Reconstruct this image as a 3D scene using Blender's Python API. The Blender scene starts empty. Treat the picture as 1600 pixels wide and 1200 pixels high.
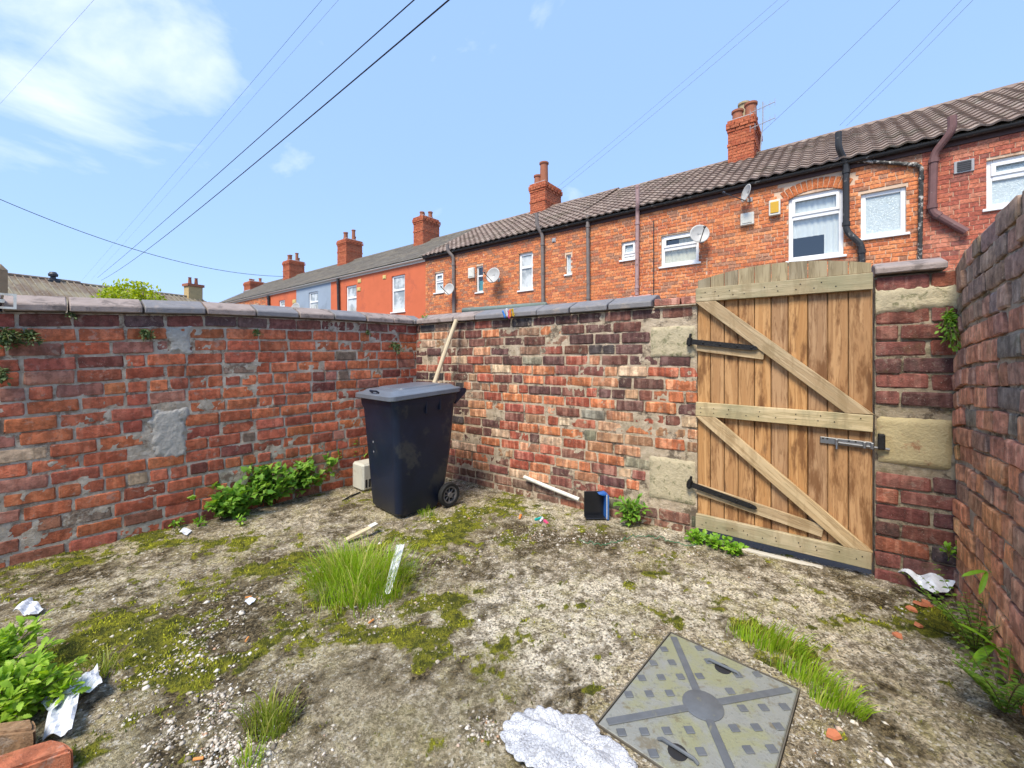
import bpy, math, random
import numpy as np
from mathutils import Vector, Matrix

random.seed(7)
R = math.radians
SC = bpy.context.scene
COL = SC.collection
F, CX, CY, H = 650.0, 800.0, 560.0, 1.24          # focal length in photo pixels, vanishing height, eye height

# ------------------------------------------------------------------ camera
cam_d = bpy.data.cameras.new('camera')
cam_d.sensor_width = 36.0
cam_d.lens = 36.0 * F / 1600.0
cam_d.shift_y = -(600 - CY) / 1600.0
cam_d.clip_start, cam_d.clip_end = 0.05, 3000
cam = bpy.data.objects.new('camera', cam_d)
cam.location = (0, 0, H)
cam.rotation_euler = (R(90), 0, 0)
COL.objects.link(cam)
SC.camera = cam

# ------------------------------------------------------------------ light
SUN_EL, SUN_H = R(56), Vector((-0.50, -0.866))      # direction towards the sun
SUN_H.normalize()
to_sun = Vector((SUN_H.x * math.cos(SUN_EL), SUN_H.y * math.cos(SUN_EL), math.sin(SUN_EL)))
sd = bpy.data.lights.new('sun', 'SUN')
sd.energy, sd.angle, sd.color = 2.5, R(20), (1.0, 0.92, 0.78)
sun = bpy.data.objects.new('sun', sd)
sun.rotation_euler = to_sun.to_track_quat('Z', 'Y').to_euler()
COL.objects.link(sun)

world = bpy.data.worlds.new('World')
SC.world = world
world.use_nodes = True
wt = world.node_tree
wt.nodes.clear()
w_out = wt.nodes.new('ShaderNodeOutputWorld')
w_bg = wt.nodes.new('ShaderNodeBackground')
w_sky = wt.nodes.new('ShaderNodeTexSky')
w_sky.sky_type = 'NISHITA'
w_sky.sun_disc = False
w_sky.sun_elevation = SUN_EL
w_sky.sun_rotation = math.atan2(SUN_H.x, SUN_H.y)
w_sky.air_density, w_sky.dust_density, w_sky.ozone_density = 1.2, 0.6, 1.5
w_bg.inputs['Strength'].default_value = 0.12
w_tc = wt.nodes.new('ShaderNodeTexCoord')
w_map = wt.nodes.new('ShaderNodeMapping')
w_map.inputs['Scale'].default_value = (1, 1, 1.7)
w_map.inputs['Location'].default_value = (1.35, 0.4, 0.62)
w_n = wt.nodes.new('ShaderNodeTexNoise')
w_n.inputs['Scale'].default_value = 3.2
w_n.inputs['Detail'].default_value = 8
w_n.inputs['Roughness'].default_value = 0.55
w_n.inputs['Distortion'].default_value = 0.35
w_r = wt.nodes.new('ShaderNodeValToRGB')
w_r.color_ramp.elements[0].position, w_r.color_ramp.elements[0].color = 0.50, (0, 0, 0, 1)
w_r.color_ramp.elements[1].position, w_r.color_ramp.elements[1].color = 0.76, (1, 1, 1, 1)
w_mix = wt.nodes.new('ShaderNodeMix')
w_mix.data_type = 'RGBA'
w_mix.inputs['B'].default_value = (4.7, 5.0, 5.4, 1)
w_pale = wt.nodes.new('ShaderNodeMix')            # thin veil that lifts the blue as in the photograph
w_pale.data_type = 'RGBA'
w_pale.inputs['Factor'].default_value = 0.78
w_pale.inputs['B'].default_value = (1.68, 2.65, 4.7, 1)
L = wt.links.new
L(w_tc.outputs['Generated'], w_map.inputs['Vector'])
L(w_map.outputs['Vector'], w_n.inputs['Vector'])
# more cloud towards the upper left, where the photograph has its bank of cloud
w_dot = wt.nodes.new('ShaderNodeVectorMath'); w_dot.operation = 'DOT_PRODUCT'
cdir = Vector((-1.28, 1.0, 0.86)).normalized()
w_dot.inputs[1].default_value = cdir
L(w_tc.outputs['Generated'], w_dot.inputs[0])
w_mr = wt.nodes.new('ShaderNodeMapRange')
w_mr.inputs['From Min'].default_value, w_mr.inputs['From Max'].default_value = 0.955, 1.0
w_mr.inputs['To Min'].default_value, w_mr.inputs['To Max'].default_value = -0.125, 0.135
L(w_dot.outputs['Value'], w_mr.inputs['Value'])
w_add = wt.nodes.new('ShaderNodeMath'); w_add.operation = 'ADD'
L(w_n.outputs['Fac'], w_add.inputs[0]); L(w_mr.outputs['Result'], w_add.inputs[1])
L(w_add.outputs['Value'], w_r.inputs['Fac'])
L(w_sky.outputs['Color'], w_pale.inputs['A'])
L(w_pale.outputs['Result'], w_mix.inputs['A'])
L(w_r.outputs['Color'], w_mix.inputs['Factor'])
L(w_mix.outputs['Result'], w_bg.inputs['Color'])
L(w_bg.outputs['Background'], w_out.inputs['Surface'])

vs = SC.view_settings
vs.view_transform, vs.look, vs.exposure, vs.gamma = 'Standard', 'None', 1.14, 1.0
vs.use_curve_mapping = False
SC.cycles.max_bounces = 6
SC.cycles.transparent_max_bounces = 12
SC.cycles.use_denoising = True
SC.cycles.adaptive_threshold = .02

# ------------------------------------------------------------------ helpers: places
def G(px, py, z=0.0):
    """the point at height z that the photograph shows at pixel px, py"""
    Y = F * (H - z) / (py - CY)
    return Vector(((px - CX) / F * Y, Y, z))

def ray(px, py, Y):
    return Vector(((px - CX) / F * Y, Y, H + (CY - py) / F * Y))

# ------------------------------------------------------------------ helpers: numeric noise
_tabs = {}
def vnoise(x, y, seed=0):
    if seed not in _tabs:
        _tabs[seed] = np.random.RandomState(seed + 11).rand(256, 256)
    t = _tabs[seed]
    xi, yi = np.floor(x).astype(int), np.floor(y).astype(int)
    fx, fy = x - xi, y - yi
    fx, fy = fx * fx * (3 - 2 * fx), fy * fy * (3 - 2 * fy)
    a, b = t[xi & 255, yi & 255], t[(xi + 1) & 255, yi & 255]
    c, d = t[xi & 255, (yi + 1) & 255], t[(xi + 1) & 255, (yi + 1) & 255]
    return (a * (1 - fx) + b * fx) * (1 - fy) + (c * (1 - fx) + d * fx) * fy

def fbm(x, y, scale, octv=4, seed=0, rough=0.5):
    x, y = np.asarray(x, float), np.asarray(y, float)
    v, amp, tot = 0, 1.0, 0
    for i in range(octv):
        v = v + amp * vnoise(x * scale + 17.3 * i + 100, y * scale + 5.1 * i + 100, seed + i)
        tot += amp
        amp *= rough
        scale *= 2.03
    return v / tot

# ------------------------------------------------------------------ helpers: objects
def tag(o, label, cat, group=None):
    o['label'] = label
    o['category'] = cat
    if group:
        o['group'] = group
    return o

def empty(name, loc=(0, 0, 0), mat3=None, label=None, cat=None, group=None):
    o = bpy.data.objects.new(name, None)
    o.empty_display_size = 0.1
    COL.objects.link(o)
    if mat3 is not None:
        o.matrix_world = Matrix.Translation(loc) @ mat3.to_4x4()
    else:
        o.location = loc
    if label:
        tag(o, label, cat, group)
    return o

def frame(U, N):
    """local x runs along U, local y into the wall (away from N), z up"""
    U, Yv = Vector((U[0], U[1], 0)).normalized(), -Vector((N[0], N[1], 0)).normalized()
    return Matrix((U, Yv, Vector((0, 0, 1)))).transposed()

def link(name, me, parent=None, mat=None, loc=None, rot=None, scale=None, color=None, kind=None):
    o = bpy.data.objects.new(name, me)
    COL.objects.link(o)
    if mat is not None and not me.materials:
        me.materials.append(mat)
    if parent is not None:
        o.parent = parent
    if loc is not None: o.location = loc
    if rot is not None: o.rotation_euler = rot
    if scale is not None: o.scale = scale
    if color is not None: o.color = (*color[:3], 1)
    if kind: o['kind'] = kind
    return o

class MB:
    """collects shapes into one mesh"""
    def __init__(s):
        s.v, s.f = [], []
    def add(s, vs, fs):
        k = len(s.v)
        s.v += [tuple(p) for p in vs]
        s.f += [tuple(i + k for i in f) for f in fs]
        return s
    def box(s, x0, x1, y0, y1, z0, z1, bev=0.0):
        b = min(bev, (x1 - x0) * .45, (y1 - y0) * .45, (z1 - z0) * .45)
        if b <= 0:
            vs = [(x, y, z) for x in (x0, x1) for y in (y0, y1) for z in (z0, z1)]
            return s.add(vs, [(0, 1, 3, 2), (4, 6, 7, 5), (0, 4, 5, 1), (2, 3, 7, 6), (0, 2, 6, 4), (1, 5, 7, 3)])
        return s.hull([(x, y, z) for x in (x0, x1) for y in (y0, y1) for z in (z0, z1)], b)
    def hull(s, c8, b):
        # bevelled box: corners ordered x,y,z like box()
        c = [Vector(p) for p in c8]
        cen = sum(c, Vector()) / 8
        import itertools
        idx = {}
        vs = []
        ax = [(c[4] - c[0]), (c[2] - c[0]), (c[1] - c[0])]
        for i, p in enumerate(c):
            sx, sy, sz = (i >> 2) & 1, (i >> 1) & 1, i & 1
            n = [(-1 if sx else 1), (-1 if sy else 1), (-1 if sz else 1)]
            e = [a.normalized() * b for a in ax]
            for k in range(3):       # vertex lying on the face normal to axis k
                q = p.copy()
                for j in range(3):
                    if j != k:
                        q = q + e[j] * n[j]
                idx[(i, k)] = len(vs)
                vs.append(q)
        fs = []
        def cor(sx, sy, sz): return sx * 4 + sy * 2 + sz
        for k in range(3):
            for sgn in (0, 1):
                o1, o2 = [j for j in range(3) if j != k]
                loop = []
                for (a, b2) in ((0, 0), (1, 0), (1, 1), (0, 1)):
                    t = [0, 0, 0]; t[k] = sgn; t[o1] = a; t[o2] = b2
                    loop.append(idx[(cor(*t), k)])
                fs.append(tuple(loop))
        for k in range(3):            # edges along axis k
            o1, o2 = [j for j in range(3) if j != k]
            for a in (0, 1):
                for b2 in (0, 1):
                    t0 = [0, 0, 0]; t0[o1] = a; t0[o2] = b2
                    t1 = list(t0); t1[k] = 1
                    i0, i1 = cor(*t0), cor(*t1)
                    fs.append((idx[(i0, o1)], idx[(i0, o2)], idx[(i1, o2)], idx[(i1, o1)]))
        for i in range(8):
            fs.append((idx[(i, 0)], idx[(i, 1)], idx[(i, 2)]))
        return s.add(vs, fs)
    def tube(s, pts, r, n=8, cap=True):
        pts = [Vector(p) for p in pts]
        rs = r if isinstance(r, (list, tuple)) else [r] * len(pts)
        vs, fs = [], []
        prev = None
        for i, p in enumerate(pts):
            t = (pts[min(i + 1, len(pts) - 1)] - pts[max(i - 1, 0)]).normalized()
            if prev is None:
                a = Vector((0, 0, 1)) if abs(t.z) < .9 else Vector((1, 0, 0))
                u = t.cross(a).normalized()
            else:
                u = (prev - t * prev.dot(t)).normalized()
            prev = u
            w = t.cross(u)
            for k in range(n):
                an = 2 * math.pi * k / n
                vs.append(p + (u * math.cos(an) + w * math.sin(an)) * rs[i])
        for i in range(len(pts) - 1):
            for k in range(n):
                k2 = (k + 1) % n
                fs.append((i * n + k, i * n + k2, (i + 1) * n + k2, (i + 1) * n + k))
        if cap:
            fs.append(tuple(range(n))[::-1])
            fs.append(tuple(range((len(pts) - 1) * n, len(pts) * n)))
        return s.add(vs, fs)
    def lathe(s, prof, n=16, cen=(0, 0, 0), axis='z', closed=False):
        vs, fs = [], []
        for (r, h) in prof:
            for k in range(n):
                a = 2 * math.pi * k / n
                p = {'z': (r * math.cos(a), r * math.sin(a), h), 'y': (r * math.cos(a), h, r * math.sin(a)),
                     'x': (h, r * math.cos(a), r * math.sin(a))}[axis]
                vs.append((p[0] + cen[0], p[1] + cen[1], p[2] + cen[2]))
        m = len(prof)
        for i in range(m - 1 + (1 if closed else 0)):
            for k in range(n):
                k2, i2 = (k + 1) % n, (i + 1) % m
                fs.append((i * n + k, i * n + k2, i2 * n + k2, i2 * n + k))
        if not closed:
            fs.append(tuple(range(n))[::-1]); fs.append(tuple(range((m - 1) * n, m * n)))
        return s.add(vs, fs)
    def prism(s, poly, y0, y1):
        """polygon in x,z extruded along y"""
        n = len(poly)
        vs = [(p[0], y0, p[1]) for p in poly] + [(p[0], y1, p[1]) for p in poly]
        fs = [tuple(range(n)), tuple(range(n, 2 * n))[::-1]] + [(i, i + n, (i + 1) % n + n, (i + 1) % n) for i in range(n)]
        return s.add(vs, fs)
    def mesh(s, name, mat=None, smooth=False, fix=True):
        me = bpy.data.meshes.new(name)
        me.from_pydata(s.v, [], s.f)
        if fix:
            import bmesh
            bm = bmesh.new(); bm.from_mesh(me)
            bmesh.ops.recalc_face_normals(bm, faces=bm.faces)
            bm.to_mesh(me); bm.free()
        if mat: me.materials.append(mat)
        if smooth:
            me.polygons.foreach_set('use_smooth', [True] * len(me.polygons))
            if smooth == 'auto':
                me.set_sharp_from_angle(angle=R(35))
        return me
    def build(s, name, mat, parent=None, smooth=False, fix=True, **kw):
        return link(name, s.mesh(name, mat, smooth, fix), parent, **kw)

def grid_mesh(name, V, nx, ny, mat, smooth=True, keep=None):
    """V: array (nx*ny,3) in x-major order"""
    i, j = np.meshgrid(np.arange(nx - 1), np.arange(ny - 1), indexing='ij')
    a = (i * ny + j).ravel()
    q = np.stack([a, a + ny, a + ny + 1, a + 1], 1)
    if keep is not None:
        q = q[keep.ravel()]
    me = bpy.data.meshes.new(name)
    me.vertices.add(len(V)); me.vertices.foreach_set('co', np.asarray(V, np.float32).ravel())
    me.loops.add(q.size); me.loops.foreach_set('vertex_index', q.ravel().astype(np.int32))
    me.polygons.add(len(q))
    me.polygons.foreach_set('loop_start', np.arange(0, q.size, 4, dtype=np.int32))
    me.polygons.foreach_set('loop_total', np.full(len(q), 4, np.int32))
    me.update(calc_edges=True)
    if smooth:
        me.polygons.foreach_set('use_smooth', [True] * len(q))
    if mat: me.materials.append(mat)
    return me

# ------------------------------------------------------------------ helpers: materials
class NT:
    def __init__(s, name):
        s.m = bpy.data.materials.new(name)
        s.m.use_nodes = True
        s.t = s.m.node_tree
        s.t.nodes.clear()
        s.out = s.t.nodes.new('ShaderNodeOutputMaterial')
        s.pos_ = None
    def n(s, typ, **kw):
        nd = s.t.nodes.new(typ)
        for k, v in kw.items(): setattr(nd, k, v)
        return nd
    def l(s, a, b):
        s.t.links.new(a, b)
    def set(s, inp, v):
        if hasattr(v, 'is_linked') or hasattr(v, 'links'): s.l(v, inp)
        elif v is not None:
            if inp.type == 'RGBA' and len(v) == 3: v = (*v, 1)
            inp.default_value = v
    def pos(s):
        if s.pos_ is None: s.pos_ = s.n('ShaderNodeNewGeometry').outputs['Position']
        return s.pos_
    def obj(s):
        return s.n('ShaderNodeTexCoord').outputs['Object']
    def mapv(s, vec, scale=(1, 1, 1), loc=(0, 0, 0)):
        m = s.n('ShaderNodeMapping')
        m.inputs['Scale'].default_value = scale; m.inputs['Location'].default_value = loc
        s.l(vec, m.inputs['Vector']); return m.outputs['Vector']
    def noise(s, scale, detail=4, rough=.55, vec=None, dist=0.0, dims='3D'):
        nd = s.n('ShaderNodeTexNoise')
        nd.inputs['Scale'].default_value = scale; nd.inputs['Detail'].default_value = detail
        nd.inputs['Roughness'].default_value = rough; nd.inputs['Distortion'].default_value = dist
        s.l(vec if vec is not None else s.pos(), nd.inputs['Vector'])
        return nd.outputs['Fac']
    def voro(s, scale, vec=None, feature='F1', out='Distance', rnd=1.0):
        nd = s.n('ShaderNodeTexVoronoi', feature=feature)
        nd.inputs['Scale'].default_value = scale; nd.inputs['Randomness'].default_value = rnd
        s.l(vec if vec is not None else s.pos(), nd.inputs['Vector'])
        return nd.outputs[out]
    def ramp(s, fac, stops, interp='LINEAR'):
        nd = s.n('ShaderNodeValToRGB')
        cr = nd.color_ramp; cr.interpolation = interp
        while len(cr.elements) < len(stops): cr.elements.new(0.5)
        for e, (p, c) in zip(cr.elements, stops):
            e.position = p
            e.color = (c, c, c, 1) if not hasattr(c, '__len__') else (*c[:3], 1)
        s.set(nd.inputs['Fac'], fac)
        return nd.outputs['Color']
    def step(s, fac, lo, hi):
        nd = s.n('ShaderNodeMapRange'); nd.interpolation_type = 'SMOOTHSTEP'
        nd.inputs['From Min'].default_value = lo; nd.inputs['From Max'].default_value = hi
        s.set(nd.inputs['Value'], fac)
        return nd.outputs['Result']
    def mix(s, fac, a, b, blend='MIX'):
        nd = s.n('ShaderNodeMix', data_type='RGBA', blend_type=blend)
        s.set(nd.inputs['Factor'], fac); s.set(nd.inputs['A'], a); s.set(nd.inputs['B'], b)
        return nd.outputs['Result']
    def math(s, op, a, b=None):
        nd = s.n('ShaderNodeMath', operation=op)
        s.set(nd.inputs[0], a)
        if b is not None: s.set(nd.inputs[1], b)
        return nd.outputs['Value']
    def bump(s, h, strength=.5, dist=.01, normal=None):
        nd = s.n('ShaderNodeBump')
        nd.inputs['Strength'].default_value = strength; nd.inputs['Distance'].default_value = dist
        s.l(h, nd.inputs['Height'])
        if normal is not None: s.l(normal, nd.inputs['Normal'])
        return nd.outputs['Normal']
    def hsv(s, col, h=.5, sat=1, v=1):
        nd = s.n('ShaderNodeHueSaturation')
        s.set(nd.inputs['Hue'], h); s.set(nd.inputs['Saturation'], sat); s.set(nd.inputs['Value'], v); s.set(nd.inputs['Color'], col)
        return nd.outputs['Color']
    def bsdf(s, col, rough=.85, normal=None, metal=0.0, spec=.3, **kw):
        b = s.n('ShaderNodeBsdfPrincipled')
        s.set(b.inputs['Base Color'], col); s.set(b.inputs['Roughness'], rough)
        b.inputs['Metallic'].default_value = metal
        b.inputs['Specular IOR Level'].default_value = spec
        if normal is not None: s.l(normal, b.inputs['Normal'])
        for k, v in kw.items(): s.set(b.inputs[k], v)
        return b.outputs['BSDF']
    def done(s, sh):
        s.l(sh, s.out.inputs['Surface']); return s.m

def brick_mat(name, rnd=None, palette=None, smear=.5, stripes=.3, soot=.3, smear_col=(.42, .38, .32), moss=0.0, contrast=1.0):
    """rnd None: colour of the object; 'object'/'island': palette picked by that random number"""
    t = NT(name)
    if rnd is None:
        base = t.n('ShaderNodeObjectInfo').outputs['Color']
        rv = t.n('ShaderNodeObjectInfo').outputs['Random']
    else:
        rv = t.n('ShaderNodeObjectInfo').outputs['Random'] if rnd == 'object' else t.n('ShaderNodeNewGeometry').outputs['Random Per Island']
        base = t.ramp(rv, [(i / len(palette), c) for i, c in enumerate(palette)], 'CONSTANT')
    n1 = t.noise(26, 3, .6)
    col = t.mix(t.step(n1, .38, .62), t.hsv(base, v=.78), t.hsv(base, v=1.25))
    if stripes:
        ob = t.mapv(t.obj(), (22, 1.5, 1.5))
        sh = t.n('ShaderNodeVectorMath', operation='ADD')
        t.l(ob, sh.inputs[0])
        cmb = t.n('ShaderNodeCombineXYZ'); t.l(t.math('MULTIPLY', rv, 91.0), cmb.inputs['X']); t.l(t.math('MULTIPLY', rv, 37.0), cmb.inputs['Z'])
        t.l(cmb.outputs['Vector'], sh.inputs[1])
        sn = t.noise(1.0, 2, .4, sh.outputs['Vector'])
        col = t.mix(t.math('MULTIPLY', t.step(sn, .53, .60), stripes), col, t.hsv(col, .515, .85, 1.9))
        col = t.mix(t.math('MULTIPLY', t.step(sn, .44, .38), stripes), col, t.hsv(col, .5, .8, .5))
    n2 = t.noise(9, 4, .65)
    col = t.mix(t.math('MULTIPLY', t.step(n2, .56, .72), soot), col, (.045, .035, .03))
    n3 = t.noise(17, 5, .7, dist=.4)
    col = t.mix(t.math('MULTIPLY', t.step(n3, .59, .66), smear), col, smear_col)
    sp = t.noise(160, 2, .5)
    col = t.mix(t.math('MULTIPLY', t.step(sp, .66, .74), .55), col, (.50, .42, .34))
    col = t.mix(t.math('MULTIPLY', t.step(sp, .34, .27), .6), col, (.05, .03, .025))
    if moss:
        col = t.mix(t.math('MULTIPLY', t.step(t.noise(5, 6, .7), .55, .7), moss), col, (.10, .11, .03))
    h = t.noise(80, 5, .72)
    return t.done(t.bsdf(col, .9, t.bump(h, .8, .010), spec=.2))

def plain(name, col, rough=.6, metal=0.0, spec=.4, var=.12, vscale=14, bump=.0, bscale=60, dirt=None, dirt_lo=.55, dirt_amt=.6):
    t = NT(name)
    n = t.noise(vscale, 5, .6)
    c = t.mix(n, t.hsv(col, v=1 - var * 1.6), t.hsv(col, v=1 + var * 1.6))
    if dirt is not None:
        c = t.mix(t.math('MULTIPLY', t.step(t.noise(vscale * .7, 7, .7, dist=.3), dirt_lo, dirt_lo + .12), dirt_amt), c, dirt)
    nm = t.bump(t.noise(bscale, 5, .65), bump, .01) if bump else None
    return t.done(t.bsdf(c, rough, nm, metal, spec))

def leaf_mat(name, c0, c1, c2=None, trans=.35):
    t = NT(name)
    rv = t.n('ShaderNodeNewGeometry').outputs['Random Per Island']
    st = [(0, c0), (.7, c1)] + ([(1.0, c2)] if c2 else [])
    col = t.ramp(rv, st)
    col = t.mix(t.noise(60, 3), t.hsv(col, v=.8), t.hsv(col, v=1.2))
    b = t.bsdf(col, .55, spec=.35)
    tr = t.n('ShaderNodeBsdfTranslucent'); t.set(tr.inputs['Color'], t.hsv(col, .49, 1.1, 1.3))
    mx = t.n('ShaderNodeMixShader'); mx.inputs[0].default_value = trans
    t.l(b, mx.inputs[1]); t.l(tr.outputs[0], mx.inputs[2])
    return t.done(mx.outputs[0])

M = {}
M['brick_left'] = brick_mat('brick_left', smear=.42, stripes=.12, soot=.25, smear_col=(.40, .33, .27))
M['brick_back'] = brick_mat('brick_back', smear=.5, stripes=.5, soot=.35, smear_col=(.42, .34, .24))
M['brick_right'] = brick_mat('brick_right', smear=.35, stripes=.3, soot=.55, smear_col=(.33, .27, .21), moss=.25)

def mortar_mat(name, c0, c1, dark, moss=.0):
    t = NT(name)
    c = t.mix(t.step(t.noise(16, 4, .65), .35, .65), c0, c1)
    c = t.mix(t.math('MULTIPLY', t.step(t.noise(9, 5, .7), .51, .62), .85), c, dark)
    c = t.mix(t.math('MULTIPLY', t.step(t.noise(130, 3, .6), .6, .7), .5), c, (.52, .47, .40))
    if moss: c = t.mix(t.math('MULTIPLY', t.step(t.noise(7, 6, .7, dist=.2), .54, .64), moss), c, (.12, .12, .035))
    h = t.noise(50, 5, .78)
    return t.done(t.bsdf(c, .95, t.bump(h, .9, .015), spec=.15))
M['mortar_left'] = mortar_mat('mortar_left', (.40, .33, .25), (.55, .48, .39), (.19, .125, .085))
M['mortar_back'] = mortar_mat('mortar_back', (.42, .33, .23), (.58, .47, .34), (.12, .09, .065), .2)
M['mortar_pier'] = mortar_mat('mortar_pier', (.29, .235, .16), (.40, .33, .23), (.08, .06, .045), .45)
M['mortar_right'] = mortar_mat('mortar_right', (.37, .30, .225), (.48, .41, .32), (.11, .085, .06), .35)
M['cement'] = plain('cement', (.42, .39, .34), .95, var=.16, vscale=22, bump=.8, bscale=50, dirt=(.2, .17, .13), dirt_lo=.56, spec=.15)
M['sandstone'] = plain('sandstone', (.47, .40, .265), .95, var=.22, vscale=30, bump=.7, bscale=70, dirt=(.16, .16, .08), dirt_lo=.53, dirt_amt=.8, spec=.15)
M['sandstone_red'] = plain('sandstone_red', (.44, .36, .20), .95, var=.15, vscale=12, bump=.7, bscale=70, dirt=(.24, .08, .04), dirt_lo=.57, dirt_amt=.7, spec=.15)
M['coping_pink'] = plain('coping_pink', (.29, .23, .20), .75, var=.22, vscale=14, bump=.6, bscale=45, dirt=(.12, .095, .08), dirt_lo=.50, dirt_amt=.75, spec=.35)
M['coping_blue'] = plain('coping_blue', (.185, .175, .175), .6, var=.22, vscale=14, bump=.5, bscale=45, dirt=(.29, .24, .20), dirt_lo=.52, dirt_amt=.7, spec=.4)

# ------------------------------------------------------------------ the yard: the ground
BU, BN = Vector((.804, -.594)), Vector((-.594, -.804))          # back wall: to the right, towards the yard
B0 = Vector((1.294, 2.9))                                        # foot of the gate's hinge side
CORNER_L = B0 - 2.943 * BU
GATE_W = .921
CORNER_R = B0 + 1.244 * BU
LU = Vector((.662, .749)); LN = Vector((.749, -.662))            # left wall, running to the corner
L0 = Vector((-3.015, 2.45)) - 1.0 * LU
LLEN = 3.933
RU = Vector((-.594, -.804)); RN = Vector((-.804, .594))          # right wall, running to the camera
RLEN = 2.3

gm = NT('far_ground')
gcol = gm.mix(gm.noise(1.2, 6), (.10, .095, .085), (.16, .15, .13))
M['far_ground'] = gm.done(gm.bsdf(gcol, .95, gm.bump(gm.noise(30, 4), .5, .02)))
o = MB().add([(-600, -600, -.13), (600, -600, -.13), (600, 600, -.13), (-600, 600, -.13)], [(0, 1, 2, 3)]).build('ground', M['far_ground'])
o['kind'] = 'structure'

def patch(X, Y, px, py, rx, ry, pw=1.0):
    """soft elliptical patch, given where it lies in the photograph"""
    c = G(px, py)
    ax, ay = rx * c.y / F, c.y * c.y * ry / (F * H)
    d = ((X - c.x) / ax) ** 2 + ((Y - c.y) / ay) ** 2
    return np.exp(-d * .9) * pw

MOSS = [(520, 890, 70, 30, 1), (430, 885, 50, 12, .6), (330, 925, 55, 28, .7), (590, 985, 60, 25, .9), (680, 945, 30, 25, 1.1), (500, 965, 60, 20, 1.0),
        (340, 1005, 120, 28, .95), (200, 1010, 90, 30, .8), (640, 985, 40, 20, .8), (590, 1010, 20, 10, 1.2), (715, 1020, 38, 40, .8), (60, 880, 90, 20, .8), (240, 845, 80, 10, .9),
        (770, 800, 55, 28, .75), (800, 870, 60, 30, .35), (968, 1040, 24, 14, 1.3), (1165, 960, 26, 25, 1.0), (1190, 1000, 30, 18, .7), (1400, 960, 60, 18, .45),
        (240, 1090, 50, 35, .6), (120, 1000, 60, 40, .9), (700, 840, 40, 25, .6), (640, 850, 60, 20, .5), (760, 1090, 40, 30, .5), (900, 850, 60, 10, .5), (1530, 1000, 50, 40, .8), (1010, 900, 50, 16, .35), (380, 850, 60, 16, .6)]
DIRT = [(150, 940, 200, 40, .35), (420, 880, 180, 35, .3), (230, 1000, 200, 50, .4), (600, 900, 160, 60, .25), (340, 960, 90, 32, .95), (850, 830, 50, 10, 1.1), (815, 860, 35, 12, 1.0), (870, 848, 60, 8, .7), (250, 1060, 90, 60, .7), (330, 1140, 120, 50, .8), (1020, 890, 70, 14, .5),
        (1400, 930, 90, 14, .8), (1250, 890, 120, 8, .5), (100, 900, 120, 14, .5), (760, 1150, 40, 40, .7), (450, 1100, 60, 50, .6), (1330, 1060, 60, 40, .5), (960, 840, 50, 18, .7), (560, 790, 40, 20, .5), (1480, 940, 40, 30, 1.0)]
GRAV = [(330, 1130, 150, 80, 1.9), (400, 1180, 140, 40, 1.2), (260, 1010, 110, 60, .6), (500, 960, 160, 50, .5), (660, 860, 120, 40, .5), (860, 840, 120, 25, .8), (1010, 900, 90, 30, .6), (1080, 860, 90, 20, .6), (430, 1150, 90, 50, .9), (760, 1130, 40, 50, .6), (1290, 1120, 60, 60, .8), (1450, 940, 50, 25, .8), (620, 960, 80, 40, .5), (720, 800, 60, 20, .5), (350, 950, 120, 40, .6)]
SMOOTH = [(620, 1110, 170, 110, 1.2), (200, 1150, 70, 60, .9)]
PALE = [(900, 960, 170, 60, 1.0), (1250, 930, 200, 40, .8), (860, 1040, 140, 80, .8), (850, 800, 70, 20, 1.0), (1060, 830, 80, 20, .8), (1400, 1010, 90, 50, .7), (100, 920, 120, 25, .6), (480, 830, 120, 18, .5), (740, 940, 70, 60, .7), (1090, 920, 120, 30, .8)]

def masks(X, Y):
    w1, w2 = fbm(X, Y, 5, 5, 3, .6), fbm(X, Y, 14, 4, 9, .6)
    wx, wy = X + (fbm(X, Y, 3, 3, 21) - .5) * .5, Y + (fbm(X, Y, 3, 3, 31) - .5) * .5
    acc = {}
    for k, lst in (('moss', MOSS), ('dirt', DIRT), ('grav', GRAV), ('smooth', SMOOTH), ('pale', PALE)):
        m = np.zeros_like(X)
        for p in lst: m = m + patch(wx, wy, *p)
        acc[k] = m
    w3 = fbm(X, Y, 34, 3, 13, .6)
    moss = np.clip((acc['moss'] * 1.15 + (w1 - .5) * 1.7 + (w2 - .5) * 1.6 + (w3 - .5) * 1.1 - .27) * 1.5, 0, 1) * (1 - np.clip(acc['smooth'] * .8, 0, .75))
    dirt = np.clip((acc['dirt'] * .8 + (.5 - w1) * 1.5 + (w2 - .5) * 1.2 + (.5 - w3) * .8 + .02) * 1.8, 0, 1)
    grav = np.clip(acc['grav'] * .8 + (w2 - .5) * .9, 0, 1) * (1 - np.clip(acc['smooth'], 0, .9))
    global FILM
    FILM = np.clip(acc['moss'] * .9 + (w1 - .5) * 1.4 + .06, 0, 1)
    return moss, dirt, grav, np.clip(acc['smooth'], 0, 1), np.clip(acc['pale'] * .9 + (fbm(X, Y, 4, 4, 41) - .5) * 1.2, 0, 1)

def ground_z(X, Y, moss, grav):
    z = (fbm(X, Y, 1.5, 3, 51) - .5) * .035 + (fbm(X, Y, 9, 4, 61, .6) - .5) * .022 + (fbm(X, Y, 40, 3, 71, .6) - .5) * .007
    return z + moss * .010 * (0.5 + fbm(X, Y, 60, 2, 81)) + grav * .004 * (fbm(X, Y, 70, 2, 91) - .5)

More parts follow.
